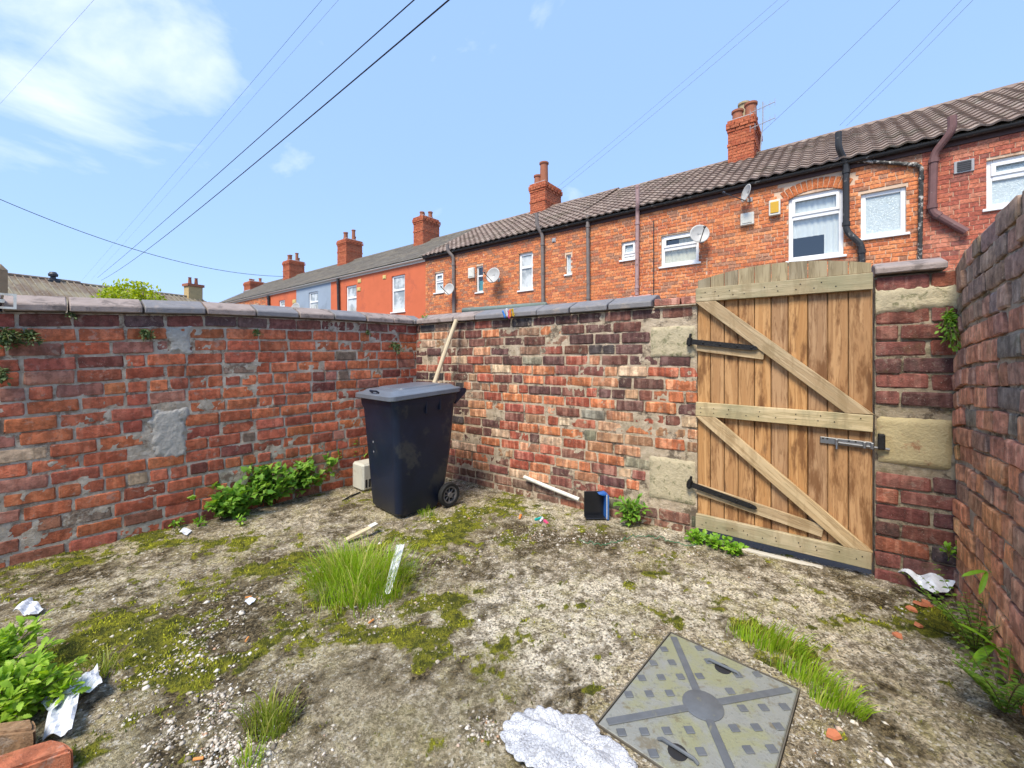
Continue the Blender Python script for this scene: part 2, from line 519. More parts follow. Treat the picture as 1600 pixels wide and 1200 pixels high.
MH = [G(930, 1132), G(1047, 988), G(1250, 1078)]
MH_U, MH_V = (MH[2] - MH[1]), (MH[0] - MH[1])
MH_W, MH_L = MH_U.length, MH_V.length
MH_U.normalize(); MH_V.normalize()
def mh_dist(X, Y):
    """distance outside the manhole cover's outline"""
    u = (X - MH[1].x) * MH_U.x + (Y - MH[1].y) * MH_U.y
    v = (X - MH[1].x) * MH_V.x + (Y - MH[1].y) * MH_V.y
    du = np.maximum(np.maximum(-u, u - MH_W), 0); dv = np.maximum(np.maximum(-v, v - MH_L), 0)
    return np.hypot(du, dv)

STEP = .0125
gx, gy = np.arange(-4.3, 2.75, STEP), np.arange(.2, 4.95, STEP)
GX, GY = np.meshgrid(gx, gy, indexing='ij')
gX, gY = GX.ravel(), GY.ravel()
g_moss, g_dirt, g_grav, g_smooth, g_pale = masks(gX, gY)
g_film = FILM
g_z = ground_z(gX, gY, g_moss, g_grav)
g_md = mh_dist(gX, gY)
flat = np.clip(1 - g_md / .12, 0, 1)
g_z = g_z * (1 - flat) + (-.004) * flat
g_z = np.where(g_md <= .0, -.06, g_z)
def inside(X, Y, p, n, d):      # signed distance to a wall line, towards the yard
    return (X - p.x) * n.x + (Y - p.y) * n.y > d
c_in = inside(gX, gY, B0, BN, -.03) & inside(gX, gY, L0, LN, -.06) & inside(gX, gY, CORNER_R, RN, -.06)
keep = c_in.reshape(GX.shape)[:-1, :-1]

t = NT('yard_concrete')
def att(nm):
    a = t.n('ShaderNodeAttribute'); a.attribute_name = nm; return a.outputs['Fac']
a_moss, a_dirt, a_grav, a_smooth, a_pale = (att(k) for k in ('moss', 'dirt', 'grav', 'smooth', 'pale'))
n_a, n_b, n_c, n_d = t.noise(2.6, 6, .65), t.noise(18, 6, .72), t.noise(85, 5, .75), t.noise(260, 3, .6)
con = t.mix(t.step(n_a, .38, .60), (.33, .26, .16), (.56, .47, .32))
con = t.mix(a_pale, con, (.76, .67, .51))
con = t.mix(t.math('MULTIPLY', t.step(n_b, .49, .58), .85), con, (.19, .145, .085))
con = t.mix(t.math('MULTIPLY', t.step(n_b, .44, .36), .6), con, (.66, .60, .48))
con = t.mix(t.math('MULTIPLY', t.step(t.noise(6, 5, .65, dist=.5), .49, .62), .5), con, (.36, .31, .10))
con = t.mix(t.math('MULTIPLY', t.step(n_c, .53, .61), .7), con, (.13, .10, .062))
con = t.mix(t.math('MULTIPLY', t.step(n_c, .45, .38), .4), con, (.72, .66, .55))
agg = t.n('ShaderNodeSeparateColor'); t.l(t.voro(120, None, 'F1', 'Color'), agg.inputs[0])
con = t.hsv(con, .5, 1.0, t.math('ADD', t.math('MULTIPLY', agg.outputs[0], .85), .55))
con = t.mix(t.math('MULTIPLY', t.step(agg.outputs[1], .90, .94), .7), con, (.80, .75, .65))
con = t.mix(t.math('MULTIPLY', t.step(agg.outputs[1], .12, .08), .8), con, (.085, .065, .04))
con = t.mix(t.math('MULTIPLY', t.step(n_d, .44, .34), .45), con, (.74, .68, .57))
con = t.mix(t.math('MULTIPLY', a_smooth, .55), con, t.mix(t.step(n_c, .42, .58), (.36, .31, .20), (.17, .14, .085)))
con = t.mix(t.math('MULTIPLY', a_grav, t.step(t.voro(75), .30, .18)), con, t.mix(n_d, (.42, .36, .28), (.74, .69, .60)))
con = t.mix(t.math('MULTIPLY', att('film'), .62), con, t.mix(t.step(n_b, .42, .58), (.30, .265, .085), (.15, .13, .05)))
dirtc = t.hsv(t.mix(t.step(n_c, .45, .57), (.045, .034, .018), (.17, .13, .07)), .5, 1.0, t.math('ADD', agg.outputs[2], .5))
con = t.mix(t.math('MULTIPLY', a_dirt, t.step(n_b, .33, .5)), con, dirtc)
mossc = t.mix(t.step(t.noise(18, 5, .6), .38, .62), (.06, .066, .012), (.22, .215, .022))
mossc = t.mix(t.step(n_c, .5, .64), mossc, (.05, .05, .015))
mf = t.step(t.math('ADD', a_moss, t.math('MULTIPLY', t.math('SUBTRACT', n_b, .5), 1.3)), .30, .62)
con = t.mix(mf, con, mossc)
hh = t.math('ADD', t.math('MULTIPLY', n_b, .5), t.math('ADD', n_c, t.math('MULTIPLY', n_d, .6)))
M['yard'] = t.done(t.bsdf(con, .95, t.bump(hh, .9, .016), spec=.15))

me = grid_mesh('yard_floor', np.stack([gX, gY, g_z], 1), len(gx), len(gy), M['yard'], keep=keep)
for nm, arr in (('moss', g_moss), ('dirt', g_dirt), ('grav', g_grav), ('smooth', g_smooth), ('pale', g_pale), ('film', g_film)):
    a = me.attributes.new(nm, 'FLOAT', 'POINT'); a.data.foreach_set('value', arr.astype(np.float32))
yard = link('yard_floor', me, kind='structure')

def gz(x, y):
    i = int(round((x - gx[0]) / STEP)); j = int(round((y - gy[0]) / STEP))
    i = min(max(i, 0), len(gx) - 1); j = min(max(j, 0), len(gy) - 1)
    return float(g_z[i * len(gy) + j])
def on_ground(px, py, dz=0.0):
    p = G(px, py); p.z = gz(p.x, p.y) + dz
    return p

# ------------------------------------------------------------------ brick pieces
def brick_mesh(name, w, h, seed, mat, depth=.05, rough=1.0):
    rnd = random.Random(seed)
    nx, nz = (5, 4) if w > .15 else (4, 4)
    fx = {5: [0, .035, .5, .965, 1], 4: [0, .07, .93, 1]}[nx]
    fz = [0, .085, .915, 1]
    vs, fs = [], []
    chip = [(rnd.random() < .35) * rnd.uniform(.006, .016) for _ in range(4)]
    for i in range(nx):
        for j in range(nz):
            x, z = (fx[i] - .5) * w, (fz[j] - .5) * h
            eb = (i in (0, nx - 1)) or (j in (0, nz - 1))
            cb = (i in (0, nx - 1)) and (j in (0, nz - 1))
            y = rnd.uniform(-.0025, .002) * rough
            if eb:
                y += rnd.uniform(.002, .006) * rough
                x += rnd.uniform(-.004, .004) * rough; z += rnd.uniform(-.0035, .0035) * rough
            if cb:
                k = (i > 0) * 2 + (j > 0)
                y += .004 + chip[k] * .6
                x -= math.copysign(.004 + chip[k] * .6, x); z -= math.copysign(.003 + chip[k] * .35, z)
            vs.append((x, y, z))
    for i in range(nx - 1):
        for j in range(nz - 1):
            a = i * nz + j
            fs.append((a, a + nz, a + nz + 1, a + 1))
    ring = [i * nz for i in range(nx)] + [(nx - 1) * nz + j for j in range(1, nz)] + [i * nz + nz - 1 for i in range(nx - 2, -1, -1)] + [j for j in range(nz - 2, 0, -1)]
    k0 = len(vs)
    for r in ring: vs.append((vs[r][0], depth, vs[r][2]))
    m = len(ring)
    for k in range(m):
        k2 = (k + 1) % m
        fs.append((ring[k2], ring[k], k0 + k, k0 + k2))
    me = bpy.data.meshes.new(name); me.from_pydata(vs, [], fs)
    me.materials.append(mat)
    me.polygons.foreach_set('use_smooth', [True] * len(me.polygons))
    me.set_sharp_from_angle(angle=R(24))
    return me

BH, BW, BHEAD = .079, .214, .100
def brick_set(mat):
    return ([brick_mesh('brick', BW, BH, s, mat) for s in range(12)], [brick_mesh('brick', BHEAD, BH, 50 + s, mat) for s in range(9)])

def lay_wall(root, mats, x0, x1, ncourse, ztop, zbot, colour, header_courses=(), skip=(), seed=1, rough=.004, mixhead=.12, bond=False):
    """single bricks laid in courses; ztop/zbot are functions of x"""
    rnd = random.Random(seed)
    st, hd = brick_set(mats)
    n = 0
    for c in range(ncourse):
        x = x0 - ((c % 2) * (BHEAD + .012) if bond else rnd.uniform(0, BW))
        shift = rnd.uniform(-.003, .003)
        while x < x1 - .02:
            ishead = (c in header_courses and rnd.random() < .9) or rnd.random() < mixhead
            w = (BHEAD if ishead else BW) * rnd.uniform(.95, 1.05)
            a, b = max(x, x0), min(x + w, x1)
            x += w + rnd.uniform(.008, .017)
            if b - a < .035: continue
            xm = (a + b) / 2
            def zc(q): return zbot(q) + (ztop(q) - zbot(q)) * (c + .5) / ncourse
            hc = (ztop(xm) - zbot(xm)) / ncourse
            z = zc(xm) + shift + rnd.uniform(-rough, rough) * .6
            if any(sx0 - .01 < xm < sx1 + .01 and sz0 - .01 < z < sz1 + .01 for (sx0, sx1, sz0, sz1) in skip): continue
            if rnd.random() < .006: continue
            use = hd if (b - a) < .16 else st
            ref = BHEAD if (b - a) < .16 else BW
            me = rnd.choice(use)
            col = colour(c, ncourse, xm, rnd)
            tilt = math.atan2(zc(b) - zc(a), b - a)
            link('brick', me, root, loc=(xm, rnd.uniform(-rough, rough), z),
                 rot=(rnd.uniform(-.02, .02), -tilt + rnd.uniform(-.008, .008), rnd.uniform(-.012, .012)),
                 scale=((b - a) / ref, 1, (hc - rnd.uniform(.010, .018)) / BH * rnd.choice((1, 1, 1, .97, 1.03))), color=col)
            n += 1
    return n

def mortar_sheet(root, mat, x0, x1, ztop, zbot, seed, base=.009, amp=.02, name='mortar', step=.014, thick=.10):
    nx, nz = int((x1 - x0) / step) + 2, int((ztop((x0 + x1) / 2) - zbot((x0 + x1) / 2)) / step) + 2
    xs = np.linspace(x0, x1, nx); ts = np.linspace(0, 1, nz)
    X, T = np.meshgrid(xs, ts, indexing='ij')
    zt = np.array([ztop(q) for q in xs])[:, None]; zb = np.array([zbot(q) for q in xs])[:, None]
    Z = zb + (zt - zb) * T
    y = base + (fbm(X, Z, 9, 4, seed, .6) - .5) * amp + (fbm(X, Z, 45, 3, seed + 7, .6) - .5) * .008
    V = np.stack([X.ravel(), y.ravel(), Z.ravel()], 1)
    link(name, grid_mesh(name, V, nx, nz, mat), root)
    m = MB()
    zz = [(x0, zbot(x0)), (x1, zbot(x1)), (x1, ztop(x1)), (x0, ztop(x0))]
    m.prism(zz, .028, thick * 2.2)
    m.build('wall_core', mat, root)

def pick(rnd, table):
    r = rnd.random() * sum(w for w, _ in table)
    for w, c in table:
        r -= w
        if r <= 0: break
    k = rnd.uniform(.82, 1.2)
    return tuple(min(v * k * rnd.uniform(.95, 1.05), .8) for v in c)

def coping(root, spans, ztop, thick=.050, rise=.058, proud=.045, depth=.26, seed=3, mats=('coping_pink', 'coping_blue'), order=None, name='coping_stone'):
    rnd = random.Random(seed)
    for k, (a, b) in enumerate(spans):
        m = MB()
        g = .006
        za, zb = ztop(a), ztop(b)
        j = rnd.uniform(-.006, .006)
        prof = [(-proud, .0), (-proud, thick * .8), (-proud + .012, thick), (depth * .42, thick + rise), (depth * .62, thick + rise), (depth + proud - .02, thick), (depth + proud - .01, 0)]
        vs = [(a + g, p[0] + j, za + .006 + p[1] + j * .3) for p in prof] + [(b - g, p[0] + j, zb + .006 + p[1] + j * .3) for p in prof]
        n = len(prof)
        m.add(vs, [tuple(range(n)), tuple(range(n, 2 * n))] + [(i, (i + 1) % n, (i + 1) % n + n, i + n) for i in range(n)])
        kind = order[k % len(order)] if order else rnd.randint(0, 1)
        me = m.mesh(name, M[mats[kind]])
        import bmesh
        bm = bmesh.new(); bm.from_mesh(me)
        bmesh.ops.bevel(bm, geom=list(bm.edges), offset=.005, segments=1, affect='EDGES')
        bm.to_mesh(me); bm.free()
        link(name, me, root)

# ------------------------------------------------------------------ left wall
def lz_top(u):
    return float(np.interp(u, [0, 1.0, 2.03, 3.0, 3.95], [1.455, 1.515, 1.575, 1.60, 1.612]))
left_wall = empty('brick_wall', (L0.x, L0.y, 0), frame(LU, LN), 'red brick wall with sloping coping stones and cement patch, left of the bin', 'wall', 'brick walls round the yard')
RED = [(34, (.43, .118, .06)), (26, (.48, .14, .065)), (16, (.36, .098, .058)), (6, (.18, .06, .045)), (9, (.44, .135, .055)), (7, (.36, .15, .105)), (2.5, (.21, .15, .105)), (.8, (.44, .31, .20))]
def col_left(c, n, x, rnd):
    if c >= n - 1: return pick(rnd, [(3, (.20, .075, .06)), (1, (.13, .075, .07)), (2, (.27, .075, .055))])
    if c < 3 and rnd.random() < .3: return pick(rnd, [(1, (.22, .17, .09)), (2, (.25, .10, .06))])
    return pick(rnd, RED)
def l_u(px):
    r = (px - CX) / F
    return (r * L0.y - L0.x) / (LU.x - r * LU.y)
def l_z(px, py): return H + (CY - py) / F * (L0.y + LU.y * l_u(px))
PATCH = (l_u(238), l_u(292), l_z(262, 716), l_z(262, 640))
PATCH2 = (l_u(262), l_u(300), l_z(280, 552), l_z(280, 510))
nleft = lay_wall(left_wall, M['brick_left'], 0.25, LLEN + .02, 17, lz_top, lambda u: -.02, col_left, header_courses=(4, 11), skip=[PATCH], seed=5)
mortar_sheet(left_wall, M['mortar_left'], 0.0, LLEN + .2, lz_top, lambda u: -.05, 101, base=.0050, amp=.013)
# cement patches
for P4, lab, sd_ in ((PATCH, 'pale grey rectangular cement patch', 5), (PATCH2, 'small ragged cement patch under the coping', 25)):
    nx, nz = 36, 44
    xs, zs = np.linspace(P4[0] - .04, P4[1] + .04, nx), np.linspace(P4[2] - .04, P4[3] + .04, nz)
    X, Z = np.meshgrid(xs, zs, indexing='ij')
    ed = np.minimum(np.minimum(X - xs[0], xs[-1] - X) / .06, np.minimum(Z - zs[0], zs[-1] - Z) / .06)
    ed = np.clip(ed + (fbm(X, Z, 18, 4, sd_, .6) - .5) * 1.6, 0, 1)
    Yp = .03 - ed * .036 + (fbm(X, Z, 30, 4, 8) - .5) * .008
    link('cement_patch', grid_mesh('cement_patch', np.stack([X.ravel(), Yp.ravel(), Z.ravel()], 1), nx, nz, M['cement']), left_wall)['label'] = lab
cuts = [0, .45] + [l_u(p) for p in (2, 106, 223, 320, 398, 465, 520, 570, 612, 643)] + [LLEN + .06]
coping(left_wall, list(zip(cuts[:-1], cuts[1:])), lz_top, order=[0, 0, 0, 0, 1, 0, 1, 0, 1, 0, 0, 1], seed=4)

# ------------------------------------------------------------------ back wall left of the gate
BL = 2.943
back_wall = empty('brick_wall', (CORNER_L.x, CORNER_L.y, 0), frame(BU, BN), 'multicoloured sooty brick wall between the bin corner and the gate', 'wall', 'brick walls round the yard')
def bz_top(u):
    return float(np.interp(u, [0, BL], [1.612, 1.612]))
def bz_bot(u):
    return float(np.interp(u, [0, BL], [-.04, -.03]))
def col_back(c, n, x, rnd):
    D = [(5, (.11, .055, .048)), (4, (.17, .075, .055)), (1, (.06, .05, .046)), (2.5, (.30, .085, .055)), (1, (.24, .14, .09))]
    Lt = [(5, (.33, .085, .05)), (5, (.45, .15, .065)), (3, (.20, .075, .055)), (2, (.14, .065, .055)), (2, (.52, .35, .22)), (2, (.30, .16, .09)), (.4, (.07, .06, .055)), (.8, (.22, .20, .14)), (3, (.45, .20, .105))]
    f = c / n
    if f > .73: return pick(rnd, D if rnd.random() < .8 else Lt)
    if f < .10: return pick(rnd, [(2, (.22, .11, .075)), (2, (.16, .09, .065)), (1, (.30, .12, .07)), (1, (.13, .125, .08))])
    if x < .9 and rnd.random() < .45: return pick(rnd, D)
    return pick(rnd, Lt if rnd.random() < .85 else D)
STONES_B = [(BL - .351, BL, 1.235, 1.487), (BL - .36, BL, .19, .535)]
lay_wall(back_wall, M['brick_back'], 0.0, BL - .004, 19, bz_top, bz_bot, col_back, header_courses=(11,), skip=STONES_B, seed=12, rough=.005, mixhead=.14)
mortar_sheet(back_wall, M['mortar_back'], -.05, BL - .006, bz_top, bz_bot, 151, base=.0055, amp=.012)

def stone_block(root, rect, mat, seed, label=None):
    x0, x1, z0, z1 = rect
    nx, nz = 16, 14
    xs, zs = np.linspace(x0, x1, nx), np.linspace(z0, z1, nz)
    X, Z = np.meshgrid(xs, zs, indexing='ij')
    ed = np.minimum(np.minimum(X - x0, x1 - X), np.minimum(Z - z0, z1 - Z))
    Y = -.006 + (fbm(X, Z, 14, 4, seed) - .5) * .010 + np.where(ed < .004, .02, 0)
    V = np.stack([X.ravel(), Y.ravel(), Z.ravel()], 1)
    o = link('stone_block', grid_mesh('stone_block', V, nx, nz, mat), root)
    MB().box(x0 + .004, x1 - .004, .012, .09, z0 + .004, z1 - .004).build('stone_core', mat, o)
    if label: o['label'] = label
for k, s in enumerate(STONES_B):
    stone_block(back_wall, (s[0] + .012, s[1] - .006, s[2] + .006, s[3] - .006), M['sandstone'], 200 + k, ['pale sandstone block behind the upper hinge', 'pale sandstone block behind the lower hinge'][k])
def b_u(px):
    r = (px - CX) / F
    return (r * CORNER_L.y - CORNER_L.x) / (BU.x - r * BU.y)
cuts = [.05] + [b_u(p) for p in (712, 746, 800, 842, 893, 952)] + [BL - .306]
coping(back_wall, list(zip(cuts[:-1], cuts[1:])), bz_top, order=[0, 0, 1, 1, 1, 1, 1], seed=9)
# two bricks on edge that carry the wall up beside the gate, and their mortar bed
m = MB().box(BL - .30, BL - .004, -.02, .2, 1.612, 1.622, .003); m.build('mortar_bed', M['mortar_back'], back_wall)
for k, (a, b) in enumerate([(BL - .30, BL - .12), (BL - .112, BL - .004)]):
    me = brick_mesh('brick', b - a, .05, 300 + k, M['brick_back'], depth=.2)
    link('brick', me, back_wall, loc=((a + b) / 2, .0, 1.650), color=(.36, .15, .11))

# ------------------------------------------------------------------ wall right of the gate
PX = GATE_W + .012
PW = 1.244 - PX
pier = empty('brick_pier', (B0.x + PX * BU.x, B0.y + PX * BU.y, 0), frame(BU, BN), 'dark red brick pier with wide mortar and sandstone block right of the gate', 'wall')
def col_pier(c, n, x, rnd):
    return pick(rnd, [(5, (.19, .07, .055)), (4, (.13, .06, .052)), (2, (.27, .09, .055)), (2, (.075, .055, .052))])
PZ = 1.70
STONE_P = (0.0, PW, .645, .925)
BAND = (0.0, PW, 1.50, 1.64)
lay_wall(pier, M['brick_right'], .004, PW + .02, 19, lambda u: PZ, lambda u: -.02, col_pier, skip=[STONE_P, BAND], seed=21, rough=.007, mixhead=.05, bond=True)
mortar_sheet(pier, M['mortar_pier'], 0.002, PW + .05, lambda u: PZ, lambda u: -.05, 171, base=.010, amp=.022)
stone_block(pier, (.006, PW, .650, .92), M['sandstone_red'], 240, 'sandstone block with reddish stains behind the bolt keeper')
nx, nz = 22, 12
xs, zs = np.linspace(.004, PW + .02, nx), np.linspace(1.47, 1.66, nz)
X, Z = np.meshgrid(xs, zs, indexing='ij')
ed = np.clip(np.minimum(Z - zs[0], zs[-1] - Z) / .04 + (fbm(X, Z, 20, 3, 15) - .5) * 1.4, 0, 1)
link('cement_patch', grid_mesh('cement_patch', np.stack([X.ravel(), (.028 - ed * .036 + (fbm(X, Z, 25, 4, 18) - .5) * .012).ravel(), Z.ravel()], 1), nx, nz, M['sandstone']), pier)
coping(pier, [(-.005, PW - .02)], lambda u: PZ, order=[0], seed=2, thick=.040, rise=.045, name='coping_stone')

# ------------------------------------------------------------------ right wall
right_wall = empty('brick_wall', (CORNER_R.x, CORNER_R.y, 0), frame(RU, RN), 'weathered brown brick wall along the right edge, higher than the others', 'wall', 'brick walls round the yard')
def rz_top(u):
    return float(np.interp(u, [0, .12, .4, .9, 3], [1.70, 1.76, 1.79, 1.83, 1.86]))
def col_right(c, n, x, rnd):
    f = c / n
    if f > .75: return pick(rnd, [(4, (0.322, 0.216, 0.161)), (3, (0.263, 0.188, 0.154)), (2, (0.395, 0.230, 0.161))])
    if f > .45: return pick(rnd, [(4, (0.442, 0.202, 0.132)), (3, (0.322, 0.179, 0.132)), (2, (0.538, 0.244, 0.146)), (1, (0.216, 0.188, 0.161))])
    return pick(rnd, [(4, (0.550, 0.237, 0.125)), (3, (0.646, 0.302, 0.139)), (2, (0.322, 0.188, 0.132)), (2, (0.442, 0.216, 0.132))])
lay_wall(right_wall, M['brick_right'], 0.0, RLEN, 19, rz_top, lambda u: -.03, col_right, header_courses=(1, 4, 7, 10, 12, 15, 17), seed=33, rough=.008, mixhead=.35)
mortar_sheet(right_wall, M['mortar_right'], -.22, RLEN, lambda u: rz_top(u) - .02, lambda u: -.06, 191, base=.014, amp=.026)

# ------------------------------------------------------------------ terrace behind: materials
HB1 = [(.60, .20, .08), (.66, .24, .10), (.52, .16, .07), (.70, .28, .12), (.38, .17, .10), (.64, .22, .09), (.56, .175, .075), (.42, .20, .12), (.67, .23, .09), (.48, .155, .08)]
HB2 = [(.50, .155, .09), (.43, .12, .075), (.55, .185, .11), (.37, .105, .07), (.48, .15, .09), (.53, .20, .125), (.40, .115, .075), (.29, .105, .08)]
for k, pal in (('a', HB1), ('b', HB2)):
    for src in ('object', 'island'):
        M['hbrick_' + k + src] = brick_mat('house_brick_' + k + '_' + src, src, pal, smear=.25, stripes=0, soot=.12, smear_col=(.60, .42, .28))
M['hmortar'] = plain('house_mortar', (.68, .49, .35), .95, var=.12, vscale=3, dirt=(.30, .16, .10), dirt_lo=.52, spec=.1)
M['chim_mortar'] = plain('chimney_mortar', (.42, .17, .10), .95, var=.15, vscale=5, dirt=(.2, .1, .07), spec=.1)
M['rubbed'] = brick_mat('rubbed_brick', 'object', [(.50, .15, .055), (.46, .13, .05), (.54, .18, .07)], smear=.1, stripes=0, soot=.15)
M['chim'] = brick_mat('chimney_brick', 'island', [(.44, .125, .06), (.48, .145, .07), (.38, .10, .05), (.42, .13, .065)], smear=.15, stripes=0, soot=.25)
t = NT('roof_tile')
rv = t.n('ShaderNodeObjectInfo').outputs['Random']
c = t.ramp(rv, [(0, (.21, .155, .128)), (.5, (.26, .195, .16)), (.85, (.32, .25, .205)), (1, (.19, .145, .122))])
c = t.mix(t.math('MULTIPLY', t.step(t.noise(2.6, 7, .7, dist=.4), .60, .68), .8), c, (.46, .43, .38))
c = t.mix(t.math('MULTIPLY', t.step(t.noise(1.3, 5, .6), .5, .7), .5), c, (.12, .10, .06))
M['tile'] = t.done(t.bsdf(c, .9, t.bump(t.noise(70, 4), .4, .01), spec=.2))
t = NT('slate')
rv = t.n('ShaderNodeNewGeometry').outputs['Random Per Island']
c = t.ramp(rv, [(0, (.12, .105, .085)), (.5, (.16, .14, .115)), (1, (.20, .18, .145))])
c = t.mix(t.math('MULTIPLY', t.step(t.noise(.9, 6, .65), .5, .66), .6), c, (.24, .20, .14))
M['slate'] = t.done(t.bsdf(c, .8, spec=.3))
M['orange'] = plain('orange_render', (.60, .155, .075), .9, var=.09, vscale=1.5, bump=.15, bscale=80, dirt=(.45, .12, .07), dirt_lo=.53, spec=.15)
M['blue_grey'] = plain('blue_grey_render', (.30, .36, .44), .9, var=.09, vscale=1.5, bump=.15, bscale=80, dirt=(.22, .26, .31), dirt_lo=.53, spec=.15)
M['upvc'] = plain('upvc', (.82, .82, .82), .35, var=.02, spec=.5)
M['black_pipe'] = plain('black_pipe', (.028, .028, .03), .5, var=.2, spec=.4, dirt=(.42, .40, .37), dirt_lo=.58, vscale=14)
M['peel_pipe'] = plain('peeling_pipe', (.035, .033, .03), .6, var=.2, dirt=(.62, .58, .52), dirt_lo=.52, vscale=22, dirt_amt=.9)
M['pink_pipe'] = plain('pink_pipe', (.40, .26, .25), .65, var=.15, dirt=(.13, .05, .045), dirt_lo=.53, vscale=12, dirt_amt=.85)
M['maroon_pipe'] = plain('maroon_pipe', (.17, .085, .08), .6, var=.2, dirt=(.38, .33, .30), dirt_lo=.60, vscale=11, dirt_amt=.7)
M['grey_pipe'] = plain('grey_pipe', (.19, .16, .145), .6, var=.2, dirt=(.07, .05, .045), dirt_lo=.55, vscale=9)
M['fascia'] = plain('fascia_brown', (.075, .038, .035), .6, var=.2)
M['white_paint'] = plain('white_paint', (.70, .68, .64), .6, var=.08, dirt=(.42, .38, .32))
M['lead'] = plain('lead', (.34, .34, .35), .6, var=.15, dirt=(.6, .58, .55), dirt_lo=.56)
M['pot'] = plain('chimney_pot', (.34, .125, .07), .85, var=.2, vscale=8, dirt=(.10, .07, .055), bump=.3)
M['pot_buff'] = plain('chimney_pot_buff', (.42, .34, .20), .85, var=.2, vscale=8, dirt=(.15, .12, .07), bump=.3)
M['dark'] = plain('shade_black', (.02, .02, .022), .9, var=.1)  # near-black stands in for the shade inside rooms, slots and holes
M['curtain'] = plain('net_curtain', (.82, .82, .80), .9, var=.06)
M['curtain_beige'] = plain('beige_curtain', (.74, .68, .54), .9, var=.06)
M['teal'] = plain('teal_blind', (.06, .30, .32), .8, var=.1)
M['dish'] = plain('dish_grey', (.45, .44, .42), .45, var=.08, dirt=(.28, .24, .19), dirt_lo=.56)
M['metal_dark'] = plain('metal_dark', (.05, .05, .055), .5, .3)
t = NT('frosted_glass')
vv = t.noise(38, 3, .6, dist=1.2)
c = t.mix(vv, (.40, .50, .54), (.66, .74, .76))
M['frost'] = t.done(t.bsdf(c, .18, t.bump(t.noise(45, 2, .5, dist=1.5), .8, .02), spec=.6))
t = NT('net_lined_glass')
M['pane_light'] = t.done(t.bsdf(t.mix(t.step(t.noise(2.2, 4, .6), .4, .6), (.30, .33, .34), (.62, .64, .63)), .06, spec=.7))
t = NT('window_glass')
gl = t.n('ShaderNodeBsdfGlossy'); gl.inputs['Roughness'].default_value = .01
tr = t.n('ShaderNodeBsdfTransparent'); tr.inputs['Color'].default_value = (.86, .9, .9, 1)
mx = t.n('ShaderNodeMixShader'); mx.inputs[0].default_value = .16; t.l(tr.outputs[0], mx.inputs[1]); t.l(gl.outputs[0], mx.inputs[2])
M['glass'] = t.done(mx.outputs[0])

# ------------------------------------------------------------------ terrace behind: geometry
T0 = Vector((6.146, 8.5)); TD = Vector((.787, -.617)); TN = Vector((.617, .787))
EAVE, RIDGE, RB = 5.07, 7.05, 3.2
def fs(px, b=0.0):
    r = (px - CX) / F
    return (r * (T0.y + TN.y * b) - T0.x - TN.x * b) / (TD.x - r * TD.y)
def fY(s, b=0.0): return T0.y + TN.y * b + TD.y * s
def fz(px, py, b=0.0): return H + (CY - py) / F * fY(fs(px, b), b)
TFRAME = frame(TD, -TN)

def slope_pt(x, d):
    """x along the eave, d measured up the slope from the eave edge"""
    a = math.atan2(RIDGE - EAVE, RB + .17)
    return (x, -.17 + d * math.cos(a), EAVE + .02 + d * math.sin(a))
SL = math.hypot(RIDGE - EAVE, RB + .17); SA = math.atan2(RIDGE - EAVE, RB + .17)

def tile_mesh():
    # one clay-coloured pan tile: a roll on the left, a shallow pan on the right; lies in x / slope direction
    W, Ln, n = .30, .37, 8
    vs, fs_ = [], []
    for v, y in ((0, 0), (1, Ln)):
        for i in range(n + 1):
            f = i / n
            h = .036 * (.5 + .5 * math.cos(2 * math.pi * f))
            vs.append((f * (W + .012), y, h + (.034 if v == 0 else 0)))
    for i in range(n): fs_.append((i, i + 1, n + 2 + i, n + 1 + i))
    k = len(vs)
    for i in range(n + 1): vs.append((vs[i][0], 0, vs[i][2] - .034))
    for i in range(n): fs_.append((k + i, k + i + 1, i + 1, i))
    me = bpy.data.meshes.new('roof_tile'); me.from_pydata(vs, [], fs_)
    me.polygons.foreach_set('use_smooth', [True] * len(fs_)); me.materials.append(M['tile'])
    me.set_sharp_from_angle(angle=R(50))
    return me
TILE = tile_mesh()
HB_MESH = {k: ([brick_mesh('brick', .222, .068, 400 + i, M['hbrick_' + k + 'object'], depth=.03, rough=.7) for i in range(6)],
               [brick_mesh('brick', .106, .068, 420 + i, M['hbrick_' + k + 'object'], depth=.03, rough=.7) for i in range(4)]) for k in 'ab'}

def wall_panel(root, x0, x1, z0, z1, holes, mat, name='wall', back=.3):
    xs = sorted({x0, x1, *[h[0] for h in holes], *[h[1] for h in holes]})
    zs = sorted({z0, z1, *[h[2] for h in holes], *[h[3] for h in holes]})
    xs = [x for x in xs if x0 <= x <= x1]; zs = [z for z in zs if z0 <= z <= z1]
    m = MB()
    for i in range(len(xs) - 1):
        for j in range(len(zs) - 1):
            cx, cz = (xs[i] + xs[i + 1]) / 2, (zs[j] + zs[j + 1]) / 2
            if any(h[0] < cx < h[1] and h[2] < cz < h[3] for h in holes): continue
            m.add([(xs[i], 0, zs[j]), (xs[i + 1], 0, zs[j]), (xs[i + 1], 0, zs[j + 1]), (xs[i], 0, zs[j + 1])], [(0, 1, 2, 3)])
    for h in holes:
        a, b, c, d = h[:4]; q = .16
        m.add([(a, 0, c), (b, 0, c), (b, 0, d), (a, 0, d), (a, q, c), (b, q, c), (b, q, d), (a, q, d)], [(0, 1, 5, 4), (1, 2, 6, 5), (2, 3, 7, 6), (3, 0, 4, 7)])
    # flank and back walls close the house
    m.add([(x0, 0, z0), (x0, 6.4, z0), (x0, 6.4, z1), (x0, 0, z1), (x1, 0, z0), (x1, 6.4, z0), (x1, 6.4, z1), (x1, 0, z1)], [(0, 1, 2, 3), (4, 7, 6, 5), (1, 5, 6, 2)])
    return m.build(name, mat, root, fix=False)

